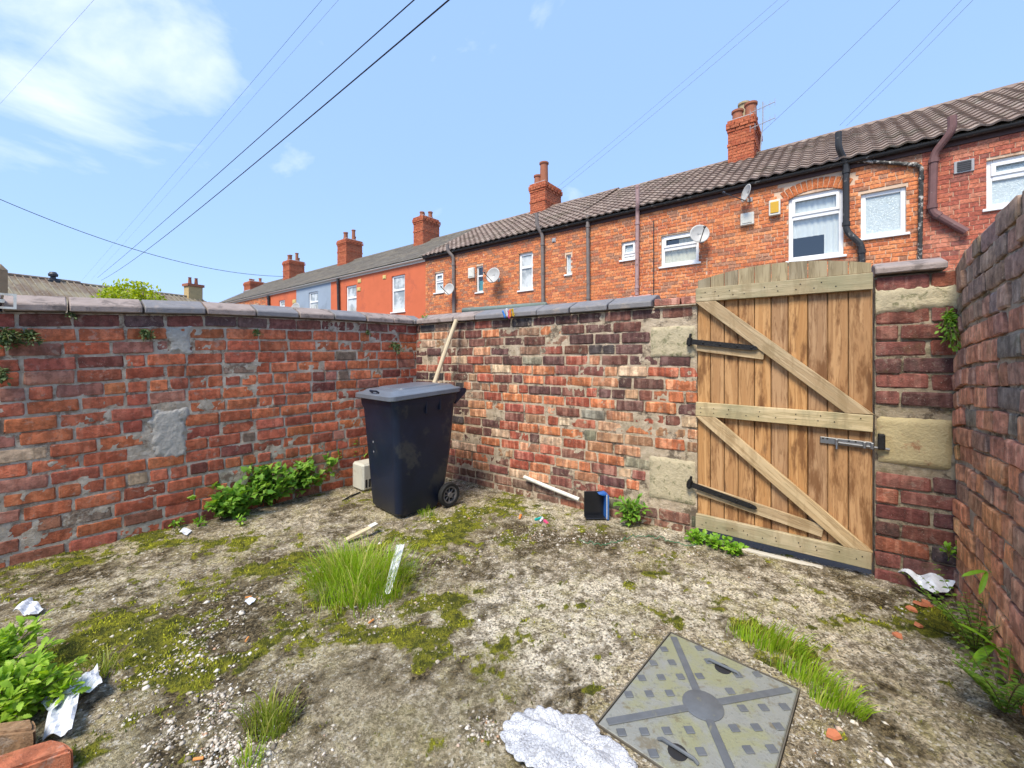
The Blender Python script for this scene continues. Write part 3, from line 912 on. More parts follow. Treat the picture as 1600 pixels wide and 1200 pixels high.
def window(root, x0, x1, z0, z1, style, sill=True, arch=0.0):
    """white frame with its panes, set back in the opening"""
    w = min(.075, (x1 - x0) * .15); fy0, fy1 = .045, .105
    m = MB()
    m.box(x0, x0 + w, fy0, fy1, z0, z1, .006); m.box(x1 - w, x1, fy0, fy1, z0, z1, .006)
    m.box(x0 + w, x1 - w, fy0, fy1, z0, z0 + w, .006); m.box(x0 + w, x1 - w, fy0, fy1, z1 - w, z1, .006)
    zs = z0 + (z1 - z0) * style.get('split', 0)
    if style.get('split'):
        m.box(x0 + w, x1 - w, fy0 - .004, fy1, zs - w * .55, zs + w * .55, .006)
    if style.get('sash') and style.get('split'):     # opening light in the top with its own frame
        w2 = w * .75
        a, b, c, d = x0 + w * .8, x1 - w * .8, zs + w * .5, z1 - w * .8
        for bx in ((a, a + w2, c, d), (b - w2, b, c, d), (a + w2, b - w2, c, c + w2), (a + w2, b - w2, d - w2, d)):
            m.box(bx[0], bx[1], fy0 - .022, fy0 - .003, bx[2], bx[3], .004)
    fr = m.build('window_frame', M['upvc'], root)
    gm_ = M[style.get('glass', 'frost')]
    panes = [(z0 + w, zs - w * .55), (zs + w * .55, z1 - w)] if style.get('split') else [(z0 + w, z1 - w)]
    for (a, b) in panes:
        if b > a:
            MB().add([(x0 + w - .004, fy0 + .03, a - .004), (x1 - w + .004, fy0 + .03, a - .004), (x1 - w + .004, fy0 + .03, b + .004), (x0 + w - .004, fy0 + .03, b + .004)], [(0, 1, 2, 3)]).build('pane', gm_, fr, fix=False)
    if sill:
        MB().box(x0 - .05, x1 + .05, -.05, .06, z0 - .05, z0 - .003, .006).build('window_sill', M['upvc'], fr)
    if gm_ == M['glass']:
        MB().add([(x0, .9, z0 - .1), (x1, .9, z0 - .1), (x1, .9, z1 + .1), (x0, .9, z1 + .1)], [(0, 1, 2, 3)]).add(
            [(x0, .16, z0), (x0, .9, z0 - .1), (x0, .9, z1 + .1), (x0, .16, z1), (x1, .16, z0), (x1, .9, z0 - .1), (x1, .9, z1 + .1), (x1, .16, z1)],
            [(0, 1, 2, 3), (4, 7, 6, 5), (0, 4, 5, 1), (3, 2, 6, 7)]).build('room_shade_box', M['dark'], fr, fix=False)  # box behind the glass, the unlit room's shade painted into its colour
        for (fa, fb, ga, gb, mt) in style.get('curtain', ()):
            n = 40
            vs, fc = [], []
            for i in range(n + 1):
                f = i / n
                x = x0 + (x1 - x0) * (fa + (fb - fa) * f)
                y = .118 + .008 * math.sin(f * (fb - fa) * 60) + .004 * math.sin(f * 31)
                vs += [(x, y, z0 + (z1 - z0) * ga), (x, y, z0 + (z1 - z0) * gb)]
            for i in range(n): fc.append((2 * i, 2 * i + 2, 2 * i + 3, 2 * i + 1))
            MB().add(vs, fc).build('curtain', M[mt], fr, smooth=True, fix=False)
    return fr

def pipe(root, name, pts, r, mat, clips=0, collar=True):
    """rounded pipe through local points, with collars at the joints"""
    P = [Vector(p) for p in pts]
    out = [P[0]]
    for i in range(1, len(P) - 1):
        a, b, c = P[i - 1], P[i], P[i + 1]
        q = min(.10, (a - b).length * .4, (c - b).length * .4)
        s0, s1 = b + (a - b).normalized() * q, b + (c - b).normalized() * q
        for k in range(5):
            f = k / 4
            out.append(s0 * (1 - f) ** 2 + b * 2 * f * (1 - f) + s1 * f * f)
    out.append(P[-1])
    m = MB().tube(out, r, 10)
    if collar:
        for i in range(1, len(P)):
            a, b = P[i - 1], P[i]
            if (b - a).length > .5:
                for f in ([.12, .9] if (b - a).length > .9 else [.15]):
                    c = a + (b - a) * f; d = (b - a).normalized() * .035
                    m.tube([c - d, c + d], r * 1.22, 10)
    return m.build(name, M[mat], root, smooth='auto')

def chimney(root, x0, w, b0, dep, zbase, ztop, pots, mat_key='chim', pot_h=.35):
    """stack with corbelled courses, joined bricks and pots"""
    m = MB(); rnd = random.Random(int(x0 * 100))
    core = MB().box(x0 + .012, x0 + w - .012, b0 + .012, b0 + dep - .012, zbase, ztop - .02)
    z, c = zbase, 0
    n = int((ztop - zbase) / .083)
    for c in range(n):
        ex = {n - 1: .015, n - 2: .045, n - 3: .045, n - 4: .02}.get(c, 0) + (.02 if c == n - 9 else 0)
        z = ztop - (n - c) * .083
        a0, a1, d0, d1 = x0 - ex, x0 + w + ex, b0 - ex, b0 + dep + ex
        off = .11 * (c % 2)
        for (p, q, fixed, axis) in ((a0, a1, d0, 0), (d0, d1, a1, 1), (d0, d1, a0, 2)):
            x = p - off
            while x < q - .02:
                u0, u1 = max(x, p) + .005, min(x + .222, q) - .005
                x += .232
                if u1 - u0 < .03: continue
                j = rnd.uniform(-.003, .003)
                if axis == 0: m.box(u0, u1, fixed + j, fixed + .06, z, z + .071)
                elif axis == 1: m.box(fixed - .06, fixed + j, u0 + .05, u1, z, z + .071)
                else: m.box(fixed - j, fixed + .06, u0 + .05, u1, z, z + .071)
    ch = core.build('chimney', M['chim_mortar'], root)
    o = m.build('brick_courses', M[mat_key], ch); o['kind'] = 'stuff'
    for (fx, fy, r, h, mt) in pots:
        p = MB().lathe([(r * 1.12, 0), (r * 1.12, .05), (r * .95, .07), (r * .88, h - .07), (r * 1.08, h - .055), (r * 1.08, h), (r * .8, h), (r * .75, h - .12)], 14,
                       (x0 + w * fx, b0 + dep * fy, ztop - .01))
        p.build('chimney_pot', M[mt], ch, smooth='auto')
    # mortar flaunching between the pots
    MB().box(x0 + .02, x0 + w - .02, b0 + .02, b0 + dep - .02, ztop - .02, ztop + .03, .02).build('flaunching', M['lead'], ch)
    MB().box(x0 - .03, x0 + w + .03, b0 - .05, b0 + .0, zbase + .32, zbase + .40, .01).build('flashing', M['lead'], ch)
    return ch

def house(s0, s1, label, brick=None, render=None, roof='tile', windows=(), pieces=0, fascia='fascia', ridge_dz=0.0, seed=1, group='terraced houses behind the yard', z_lo=2.35):
    rnd = random.Random(seed)
    root = empty('terraced_house', (T0.x + TD.x * s0, T0.y + TD.y * s0, 0), TFRAME, label, 'house', group)
    W = s1 - s0
    holes, wins = [], []
    for wd in windows:
        pa, pb, pt, pbm = wd['px']
        ref = wd.get('ref', (pa + pb) / 2)
        a, b, z1, z0 = fs(pa) - s0, fs(pb) - s0, fz(ref, pt), fz(ref, pbm)
        a, b = max(a, .05), min(b, W - .05)
        holes.append((a, b, z0, z1)); wins.append((a, b, z0, z1, wd))
    wall_panel(root, 0, W, -.05, EAVE + .02, holes, M[render] if render else (M['hmortar'] if brick else M['hbrick_aisland']))
    if brick:
        st, hd = HB_MESH[brick]
        rows = int((EAVE - z_lo) / .079)
        todo = []
        for c in range(rows):
            z = EAVE - .05 - (rows - c - .5) * .079
            x = -(.116 if c % 2 else 0) - (0.06 if c % 4 == 2 else 0)
            while x < W - .02:
                w = (.106 if c % 5 == 4 else .222) * rnd.uniform(.97, 1.03)
                u0, u1 = max(x, .002), min(x + w, W - .002)
                x += w + .011
                # cut against openings
                segs = [(u0, u1)]
                for h in holes:
                    if h[2] - .04 < z < h[3] + .035:
                        ns = []
                        for (p, q) in segs:
                            if q <= h[0] or p >= h[1]: ns.append((p, q))
                            else:
                                if p < h[0]: ns.append((p, h[0]))
                                if q > h[1]: ns.append((h[1], q))
                        segs = ns
                for (p, q) in segs:
                    if any(wn[4].get('arch') and wn[0] - .16 < (p + q) / 2 < wn[1] + .16 and wn[3] < z < wn[3] + .30 for wn in wins): continue
                    if q - p > .035: todo.append((p, q, z))
        todo.sort(key=lambda q: -q[0] * 1.0 - q[2] * .15)
        vis = [q for q in todo if q[2] > 2.55]
        single = vis[:pieces]
        ss = set(single)
        for (p, q, z) in single:
            big = (q - p) > .15
            link('brick', rnd.choice(st if big else hd), root, loc=((p + q) / 2, -.012 + rnd.uniform(-.002, .002), z), scale=((q - p) / (.222 if big else .106), 1, 1))
        mb = MB()
        for q in todo:
            if q in ss: continue
            e = rnd.uniform(-.002, .002)
            mb.box(q[0], q[1], -.012 + e, .03, q[2] - .034, q[2] + .034)
        mb.build('brick_courses', M['hbrick_' + brick + 'island'], root)['kind'] = 'stuff'
        for wn in wins:
            if wn[4].get('arch'):
                a, b, z1 = wn[0] - .10, wn[1] + .10, wn[3]
                n = max(6, int((b - a) / .083)); cx = (a + b) / 2; Rr = (b - a) * .95
                for i in range(n):
                    f = (i + .5) / n - .5
                    an = f * 2 * math.asin((b - a) / 2 / Rr)
                    x = cx + math.sin(an) * Rr; z = z1 + .14 - (1 - math.cos(an)) * Rr + .03
                    m = ARCH
                    link('arch_brick', m, root, loc=(x, -.014, z), rot=(0, an, 0), scale=(((b - a) / n - .009) / .07, 1, 1))
    for wn in wins:
        window(root, *wn[:4], wn[4].get('style', {}), wn[4].get('sill', True))
        if wn[4].get('wlabel'): pass
    # roof: both slopes on one deck, then tiles or slates
    a0 = slope_pt(0, 0)
    zr = RIDGE + ridge_dz
    deck = MB().add([(0, -.15, EAVE + .0), (W, -.15, EAVE + .0), (W, RB, zr - .03), (0, RB, zr - .03), (W, 6.5, EAVE), (0, 6.5, EAVE)], [(0, 1, 2, 3), (3, 2, 4, 5), (0, 3, 5), (1, 4, 2)])
    rf = deck.build('roof', M['slate'], root, fix=False)
    if roof == 'tile':
        rows, ex = 15, SL / 15
        nc = int(round(W / .225))
        for rr in range(rows):
            for k in range(nc):
                p = slope_pt(k * W / nc, rr * ex)
                link('roof_tile', TILE, rf, loc=(p[0], p[1], p[2] + ridge_dz * rr / rows + rnd.uniform(0, .006)), rot=(SA, rnd.uniform(-.01, .01), rnd.uniform(-.012, .012)), scale=(W / nc / .30, ex / .324, 1.0))
        for k in range(int(W / .45)):
            a = k * W / int(W / .45); b = (k + 1) * W / int(W / .45)
            prof = [(RB - .15, -.045), (RB - .09, .045), (RB, .075), (RB + .09, .045), (RB + .15, -.045)]
            j = rnd.uniform(0, .012)
            m = MB().add([(a + .004, y, zr + h + j) for y, h in prof] + [(b + .012, y, zr + h + j * .5 + .006) for y, h in prof], [(i, i + 1, i + 6, i + 5) for i in range(4)] + [(0, 1, 2, 3, 4), (9, 8, 7, 6, 5)])
            m.build('ridge_tile', M['tile'], rf, smooth='auto')
    else:
        m = MB(); rows = 20; ex = SL / rows
        for rr in range(rows):
            x = -.12 * (rr % 2)
            while x < W:
                a, b = max(x, 0), min(x + .25, W); x += .255
                if b - a < .03: continue
                p0, p1 = slope_pt(a, rr * ex), slope_pt(a, rr * ex + ex * 1.15)
                e = rnd.uniform(0, .006)
                m.add([(a, p0[1], p0[2] + .022 + e), (b, p0[1], p0[2] + .022 + e), (b, p1[1], p1[2] + .004), (a, p1[1], p1[2] + .004), (a, p0[1], p0[2] + .008), (b, p0[1], p0[2] + .008)], [(0, 1, 2, 3), (4, 5, 1, 0)])
        m.build('slate_courses', M['slate'], rf, fix=False)['kind'] = 'stuff'
        MB().tube([(0, RB, zr - .01), (W, RB, zr - .01)], .09, 8).build('ridge_cap', M['slate'], rf)
    # fascia and gutter
    MB().box(0, W, -.035, -.006, EAVE - .13, EAVE + .03).build('fascia', M[fascia], root)
    n, m = 8, MB()
    vs = []
    for x in (0, W):
        for i in range(n + 1):
            an = math.pi + math.pi * i / n
            vs.append((x, -.105 + .055 * math.cos(an), EAVE - .01 + .05 * math.sin(an)))
    m.add(vs, [(i, i + 1, i + n + 2, i + n + 1) for i in range(n)])
    g = m.build('gutter', M['white_paint' if fascia == 'white_paint' else 'black_pipe'], root, smooth=True, fix=False)
    return root

ARCH = None
m = MB().box(-.035, .035, 0, .05, -.11, .11, .006)
ARCH = m.mesh('arch_brick', M['rubbed'])

def P_(s0, px, py, y=-.07):
    return (fs(px) - s0, y, fz(px, py))

clear = dict(glass='glass', split=.68, sash=True)
hz = {}
s0 = 1.6
r0 = house(1.6, 5.2, 'red brick house with tiled roof at the right edge, behind the high brown wall', 'b', windows=[dict(px=(1541, 1655, 251, 327), ref=1541, style=dict(glass='frost', split=.62, sash=True))], pieces=290, seed=3)
pipe(r0, 'downpipe', [P_(s0, 1484, 190, -.20), P_(s0, 1484, 212, -.20), P_(s0, 1458, 243, -.08), P_(s0, 1455, 334, -.08), P_(s0, 1508, 364, -.08)], .06, 'maroon_pipe')
m = MB().box(fs(1490) - s0, fs(1522) - s0, -.03, .0, fz(1506, 270), fz(1506, 251), .006)
vt = m.build('air_vent', M['lead'], r0)
for k in range(5):
    z = fz(1506, 268) + k * (fz(1506, 253) - fz(1506, 268)) / 5
    MB().box(fs(1495) - s0, fs(1517) - s0, -.045, -.029, z + .008, z + .035).build('slat', M['metal_dark'], vt)

s0 = -2.0
h1 = house(-2.0, 1.6, 'orange brick house with rubbed brick arch over a wide curtained window, behind the gate', 'a', pieces=290, seed=5, windows=[
    dict(px=(1232, 1318, 300, 403), arch=True, style=dict(glass='glass', split=.66, sash=True, curtain=[(0, .66, .36, .98, 'curtain'), (.66, .98, .02, .98, 'curtain')])),
    dict(px=(1345, 1416, 297, 368), style=dict(glass='frost'))])
pipe(h1, 'downpipe', [P_(s0, 1310, 214, -.22), P_(s0, 1310, 238, -.22), P_(s0, 1322, 258, -.08), P_(s0, 1322, 362, -.08), P_(s0, 1346, 384, -.08), P_(s0, 1347, 470, -.08)], .055, 'black_pipe')
pipe(h1, 'waste_pipe', [P_(s0, 1330, 252, -.06), P_(s0, 1439, 260, -.06), P_(s0, 1436, 430, -.06)], .034, 'peel_pipe')

s0 = -5.6
h2 = house(-5.6, -2.0, 'orange brick house with satellite dish beside a beige curtained window, left of the tall chimney', 'a', pieces=290, seed=6, windows=[
    dict(px=(1033, 1092, 364, 413), style=dict(glass='glass', split=.55, sash=True, curtain=[(0, .97, .02, .50, 'curtain_beige'), (.45, .97, .5, .98, 'curtain_beige')])),
    dict(px=(971, 994, 377, 405), style=dict(glass='frost', split=.25, sash=True))])
pipe(h2, 'soil_pipe', [P_(s0, 1001, 294, -.22), P_(s0, 1001, 322, -.20), P_(s0, 998, 335, -.08), P_(s0, 997, 462, -.08)], .05, 'pink_pipe')
pipe(h2, 'cable_conduit', [P_(s0, 1022, 345, -.03), P_(s0, 1022, 466, -.03)], .012, 'black_pipe', collar=False)
pipe(h2, 'waste_pipe', [P_(s0, 985, 468, -.10), P_(s0, 1020, 464, -.10)], .06, 'pink_pipe')
s0 = -9.0
h3 = house(-9.0, -5.6, 'orange brick house with a slim white window between two dark downpipes', 'a', pieces=0, seed=8, ridge_dz=.05, windows=[
    dict(px=(884.5, 898, 397, 428), style=dict(glass='frost')),
    dict(px=(811, 832.5, 395, 453), style=dict(glass='pane_light', split=.62))])
pipe(h3, 'downpipe', [P_(s0, 921, 338, -.10), P_(s0, 921.5, 480, -.08)], .05, 'grey_pipe')
pipe(h3, 'soil_pipe', [P_(s0, 845, 336, -.22), P_(s0, 845, 356, -.20), P_(s0, 850, 368, -.08), P_(s0, 851, 490, -.08)], .055, 'grey_pipe')
s0 = -12.0
h4 = house(-12.0, -9.0, 'orange brick house next to the orange painted houses, with two small white windows', 'a', pieces=0, seed=9, ridge_dz=.02, windows=[
    dict(px=(744.5, 760, 415, 456), style=dict(glass='glass', split=.62, curtain=[(0, 1, .02, .45, 'teal')])),
    dict(px=(679.5, 693, 426, 457), style=dict(glass='frost', split=.55, sash=True))])
pipe(h4, 'soil_pipe', [P_(s0, 706, 384, -.22), P_(s0, 706, 394, -.20), P_(s0, 711, 402, -.08), P_(s0, 712, 505, -.08)], .06, 'grey_pipe')
tall = dict(glass='pane_light', split=.6)
o1 = house(-15.5, -12.0, 'bright orange painted house joining the bare brick houses', render='orange', roof='slate', fascia='white_paint', seed=10, windows=[dict(px=(612, 632.5, 430, 487), style=tall)])
o2 = house(-19.0, -15.5, 'bright orange painted house next to the blue grey one', render='orange', roof='slate', fascia='white_paint', seed=11, windows=[dict(px=(541, 557, 446, 494), style=tall)])
pipe(o2, 'downpipe', [P_(-19.0, 531, 436, -.1), P_(-19.0, 532, 500, -.08)], .06, 'black_pipe')
g1 = house(-22.6, -19.0, 'blue grey painted house between orange painted houses', render='blue_grey', roof='slate', fascia='white_paint', seed=12, windows=[dict(px=(482.5, 497, 456, 495), style=tall)])
o3 = house(-26.4, -22.6, 'orange painted house on the far side of the blue grey one', render='orange', roof='slate', fascia='white_paint', seed=13, windows=[dict(px=(436, 445, 469, 493), style=tall)])
pipe(o3, 'downpipe', [P_(-26.4, 422, 462, -.1), P_(-26.4, 423, 500, -.08)], .07, 'black_pipe')
f1 = house(-30.0, -26.4, 'far brick house beyond the last orange painted house', 'a', roof='slate', fascia='white_paint', seed=14, windows=[dict(px=(395, 404, 476, 498), style=tall), dict(px=(409, 415, 477, 498), style=tall)], z_lo=3.0)
f2 = house(-35.0, -30.0, 'farthest brick houses of the terrace, where the roof meets the coping', 'a', roof='slate', fascia='white_paint', seed=15, z_lo=3.0)

CB = 2.65
def chim(root, s0, px0, px1, py_top, pots, dep=1.05, **kw):
    a = fs(px0, CB); b = fs(px1, CB)
    zt = fz((px0 + px1) / 2, py_top, CB)
    return chimney(root, a - s0, b - a, CB, dep, RIDGE - .75, zt, pots, **kw)
def pots(n, h=.32, mt='pot', r=.11): return [((.3 if i % 2 else .68), (i + .5) / n, r, h * (1 + .25 * ((i * 7) % 3 - 1)), mt) for i in range(n)]
c1 = chim(h1, -2.0, 1137, 1178, 183, [(.30, .25, .15, .38, 'pot'), (.45, .55, .15, .75, 'pot_buff'), (.80, .30, .16, .5, 'pot'), (.7, .8, .13, .4, 'pot')], dep=1.3)
c2 = chim(h3, -9.0, 828, 852, 285, [(.3, .2, .15, .38, 'pot'), (.62, .28, .17, .85, 'pot')], dep=1.15)
c3 = chim(o2, -19.0, 646, 661, 338, pots(4, .3))
c4 = chim(g1, -22.6, 527, 541, 374, pots(4, .55))
c5 = chim(f1, -30.0, 442, 452, 407, pots(4, .5))
c6 = chim(f2, -35.0, 381, 391, 440, pots(3, .3))

# ------------------------------------------------------------------ the gate
M['iron'] = plain('black_iron', (.022, .021, .021), .55, .5, var=.3, vscale=40, bump=.5, bscale=90, dirt=(.16, .10, .06), dirt_lo=.62)
M['galv'] = plain('galvanised_steel', (.27, .27, .27), .42, .85, var=.15, vscale=30, dirt=(.20, .17, .14), dirt_lo=.6)

def wood_mat(name, c0, c1, stain, stain_amt, axis='z', green=0.0):
    t = NT(name)
    ob = t.obj()
    rv = t.n('ShaderNodeObjectInfo').outputs['Random']
    cmb = t.n('ShaderNodeCombineXYZ')
    for i, k in enumerate((13.0, 7.0, 29.0)): t.l(t.math('MULTIPLY', rv, k), cmb.inputs[i])
    ad = t.n('ShaderNodeVectorMath', operation='ADD'); t.l(ob, ad.inputs[0]); t.l(cmb.outputs[0], ad.inputs[1])
    sc = {'z': (26, 26, 1.6), 'x': (1.6, 26, 26)}[axis]
    g = t.noise(1.0, 5, .6, t.mapv(ad.outputs[0], sc), dist=.6)
    fine = t.noise(1.0, 4, .65, t.mapv(ad.outputs[0], tuple(v * 5 for v in sc)))
    c = t.mix(t.step(g, .35, .65), c0, c1)
    c = t.mix(t.math('MULTIPLY', t.step(g, .47, .50), t.step(g, .54, .51)), c, t.hsv(c0, v=.82))
    c = t.mix(t.math('MULTIPLY', fine, .3), c, t.hsv(c0, v=.5))
    c = t.hsv(c, .5, t.math('ADD', t.math('MULTIPLY', rv, .15), .88), t.math('ADD', t.math('MULTIPLY', rv, .3), .84))
    # knots, stains that run down, and green on weathered faces
    kn = t.voro(1.0, t.mapv(ad.outputs[0], {'z': (9, 9, 2.6), 'x': (2.6, 9, 9)}[axis]))
    c = t.mix(t.math('MULTIPLY', t.step(kn, .16, .07), .75), c, (.10, .05, .025))
    st = t.noise(1.0, 5, .65, t.mapv(t.pos(), (14, 14, 3.2)))
    c = t.mix(t.math('MULTIPLY', t.step(st, .50, .64), stain_amt), c, stain)
    if green:
        c = t.mix(t.math('MULTIPLY', t.step(t.noise(5, 5, .6), .35, .7), green), c, (.27, .25, .145))
    return t.done(t.bsdf(c, .75, t.bump(t.math('ADD', fine, g), .35, .006), spec=.25))
M['board'] = wood_mat('gate_board', (.42, .215, .082), (.55, .31, .132), (.15, .062, .022), .8)
M['board_top'] = wood_mat('gate_board_weathered', (.30, .235, .135), (.40, .325, .20), (.20, .15, .08), .4)
M['rail'] = wood_mat('gate_rail', (.46, .36, .195), (.60, .48, .29), (.26, .19, .10), .5, 'x', .75)
M['brace'] = wood_mat('gate_brace', (.46, .31, .155), (.62, .46, .26), (.26, .17, .08), .45, 'x', .2)
gate = empty('garden_gate', (B0.x, B0.y, 0), frame(BU, BN), 'wooden ledged and braced gate with arched top and black hinges', 'gate')
GB0 = .070
def arch_z(u):
    f = (u / GATE_W - .5) * 2
    return 1.778 + .062 * (1 - f * f)
bounds = [0.0]
wds = [.082, .085, .083, .094, .092, .09, .1, .096, .096, .103]
for w in wds: bounds.append(bounds[-1] + w * GATE_W / sum(wds))
rnd = random.Random(44)
for i in range(10):
    a, b = bounds[i] + .0022, bounds[i + 1] - .0022
    y0 = rnd.uniform(-.002, .002)
    n = 4
    xs = [a + (b - a) * k / n for k in range(n + 1)]
    poly = [(a, GB0), (b, GB0)] + [(x, arch_z(x)) for x in reversed(xs)]
    m = MB().prism([(p[0] - (a + b) / 2, p[1]) for p in poly], y0, y0 + .018)
    me = m.mesh('board', M['board'])
    import bmesh
    bm = bmesh.new(); bm.from_mesh(me)
    bmesh.ops.bevel(bm, geom=[e for e in bm.edges if abs(e.verts[0].co.z - e.verts[1].co.z) > .5], offset=.003, segments=1, affect='EDGES')
    bm.to_mesh(me); bm.free()
    ob = link('board', me, gate, loc=((a + b) / 2, 0, 0))
    top = [(p[0] - (a + b) / 2, p[1]) for p in [(a, 1.728), (b, 1.728)] + [(x, arch_z(x) + .001) for x in reversed(xs)]]
    MB().prism(top, y0 - .0012, y0 + .0192).build('board_end', M['board_top'], ob)
    for zn in (1.69, 1.66, .90, .87, .12, .10):
        if rnd.random() < .7: MB().lathe([(.0035, 0), (.0035, -.0015)], 6, (rnd.uniform(-.02, .02), -.0345, zn), 'y').build('nail_head', M['iron'], ob)
    MB().box(a - .006, b + .006, .0185, .022, GB0 + .01, 1.73).build('tongue', M['board'], gate)

def plank(name, p0, p1, h, mat, y0=-.034, y1=-.003, cut=None, parent=gate):
    """plank lying on the boards from p0 to p1 (u, z), h wide"""
    p0, p1 = Vector(p0), Vector(p1)
    Ln = (p1 - p0).length; an = math.atan2(p1.y - p0.y, p1.x - p0.x)
    if cut:      # ends cut level: a parallelogram
        d = h / abs(math.sin(an)) / 2
        poly = [(-Ln / 2 - d * math.cos(an), d * math.sin(an)), (-Ln / 2 + d * math.cos(an), -d * math.sin(an)), (Ln / 2 + d * math.cos(an), -d * math.sin(an)), (Ln / 2 - d * math.cos(an), d * math.sin(an))]
    else:
        poly = [(-Ln / 2, -h / 2), (Ln / 2, -h / 2), (Ln / 2, h / 2), (-Ln / 2, h / 2)]
    me = MB().prism(poly, y0, y1).mesh(name, M[mat])
    import bmesh
    bm = bmesh.new(); bm.from_mesh(me)
    bmesh.ops.bevel(bm, geom=list(bm.edges), offset=.0025, segments=1, affect='EDGES')
    bm.to_mesh(me); bm.free()
    c = (p0 + p1) / 2
    return link(name, me, parent, loc=(c.x, 0, c.y), rot=(0, -an, 0))
plank('rail', (-.006, 1.677), (GATE_W + .003, 1.674), .093, 'rail')
plank('rail', (-.006, .892), (GATE_W + .003, .874), .094, 'rail')
plank('rail', (-.006, .118), (GATE_W - .002, .103), .096, 'rail')
plank('brace', (.055, 1.628), (GATE_W - .055, .925), .085, 'brace', cut=True)
plank('brace', (.055, .842), (GATE_W - .06, .153), .085, 'brace', cut=True)
plank('batten', (.0, 1.322), (.40, 1.262), .062, 'brace', y0=-.022)
plank('batten', (.0, .337), (.70, .212), .072, 'brace', y0=-.022)

# hinge parts hang straight under the gate's hinge mesh
def hinge_mesh(z0, z1, L_):
    an = math.atan2(z1 - z0, L_)
    m = MB().prism([(-.035, -.018), (L_ * .9, -.017), (L_, -.012), (L_ + .012, 0), (L_, .012), (L_ * .9, .017), (-.035, .018)], -.041, -.0345)
    h = m.build('hinge', M['iron'], gate, loc=(0, 0, z0), rot=(0, -an, 0))
    MB().lathe([(.017, -.026), (.017, .026)], 12, (-.045, -.036, 0)).lathe([(.009, -.034), (.009, .052), (.006, .056)], 10, (-.045, -.036, 0)).build('hinge_pin', M['iron'], h, smooth='auto')
    MB().box(-.066, -.03, -.034, .03, -.022, .014, .003).build('hinge_bracket', M['iron'], h)
    for f in (.12, .42, .7, .93):
        MB().lathe([(.007, 0), (.007, -.003), (.004, -.005)], 8, (L_ * f, -.041, 0), 'y').build('bolt_head', M['iron'], h, smooth='auto')
    return h
hinge_mesh(1.352, 1.305, .36)
hinge_mesh(.357, .283, .36)
bp = MB().box(.665, .905, -.010, -.0025, .752, .792, .004).build('bolt_plate', M['galv'], gate)
bp.rotation_euler = (0, R(1.5), 0)
MB().tube([(.74, -.022, .770), (.975, -.022, .764)], .0075, 10).build('bolt_bar', M['galv'], bp, smooth='auto')
MB().tube([(.745, -.022, .772), (.745, -.045, .755), (.745, -.048, .735)], .006, 8).build('bolt_knob', M['galv'], bp, smooth='auto')
for x in (.735, .86, .893):
    MB().box(x, x + .016, -.034, -.008, .752, .790, .004).build('bolt_staple', M['galv'], bp)
for x in (.68, .70, .80, .83): MB().lathe([(.005, 0), (.005, -.002)], 8, (x, -.0105, .784), 'y').build('screw', M['iron'], bp)
keeper = MB().box(.945, .975, -.045, .0, .735, .82, .004).build('bolt_keeper', M['iron'])
keeper.parent = gate
# threshold of pale concrete under the gate
M['pale_conc'] = plain('pale_concrete', (.50, .46, .38), .95, var=.15, bump=.6, dirt=(.22, .19, .13))
o = MB().box(.20, .70, -.05, -.012, -.10, .008, .006).build('gate_threshold', M['pale_conc'], loc=(B0.x, B0.y, 0), rot=(0, 0, math.atan2(BU.y, BU.x)))
o['kind'] = 'structure'

# ------------------------------------------------------------------ wheelie bin
M['bin'] = plain('navy_plastic', (.009, .0145, .032), .40, spec=.35, var=.3, vscale=6, bump=.15, bscale=260, dirt=(.05, .05, .048), dirt_lo=.54, dirt_amt=.7)
M['bin_lid'] = plain('sky_toned_lid_plastic', (.13, .145, .17), .30, var=.18, vscale=7, bump=.12, bscale=260, dirt=(.12, .12, .12), dirt_lo=.58, dirt_amt=.5)  # sky reflection on the lid is put into this paler grey-blue base colour
M['rubber'] = plain('black_rubber', (.012, .012, .012), .8, var=.2)
M['hub'] = plain('grey_hub', (.14, .13, .125), .6, var=.2, dirt=(.2, .17, .12))
bx, by = Vector((.70, .714)), Vector((-.714, .70))
bin_ = empty('wheelie_bin', (-.865, 3.508, .005), frame(bx, -by), 'dark navy wheelie bin with sky reflection coloured into its lid, in the corner of the yard', 'bin')
def rrect(x0, x1, y0, y1, r, n=5):
    pts = []
    for (cx, cy, a0) in ((x1 - r, y1 - r, 0), (x0 + r, y1 - r, 90), (x0 + r, y0 + r, 180), (x1 - r, y0 + r, 270)):
        for k in range(n + 1):
            a = R(a0 + 90 * k / n); pts.append((cx + r * math.cos(a), cy + r * math.sin(a)))
    return pts
def loft(secs, cap0=True, cap1=True):
    vs, fs_ = [], []
    n = len(secs[0])
    for s in secs: vs += s
    for i in range(len(secs) - 1):
        for k in range(n):
            k2 = (k + 1) % n
            fs_.append((i * n + k, i * n + k2, (i + 1) * n + k2, (i + 1) * n + k))
    if cap0: fs_.append(tuple(range(n))[::-1])
    if cap1: fs_.append(tuple(range((len(secs) - 1) * n, len(secs) * n)))
    return MB().add(vs, fs_)
def rimz(x): return .908 + .045 * (x + .33) / .7          # rim climbs towards the hinge
secs = []
for f in (0, .03, .2, .5, .8, .90, .945, .96, 1.0):
    w, d0, d1, r = .22 + .05 * f, -.235 - .065 * f, .235 + .065 * f, .055
    if f == 0: w -= .015; d0 += .02; d1 -= .01
    if f >= .945: w += .012; d0 -= .012; d1 += .012
    s = []
    for (x, y) in rrect(d0, d1, -w, w, r):
        z = .005 + f * (rimz(x) - .005)
        if f < .25 and x > .12: x -= (.25 - f) * .5 * (x - .12) / .12
        s.append((x, y, z))
    secs.append(s)
loft(secs).build('body', M['bin'], bin_, smooth='auto')
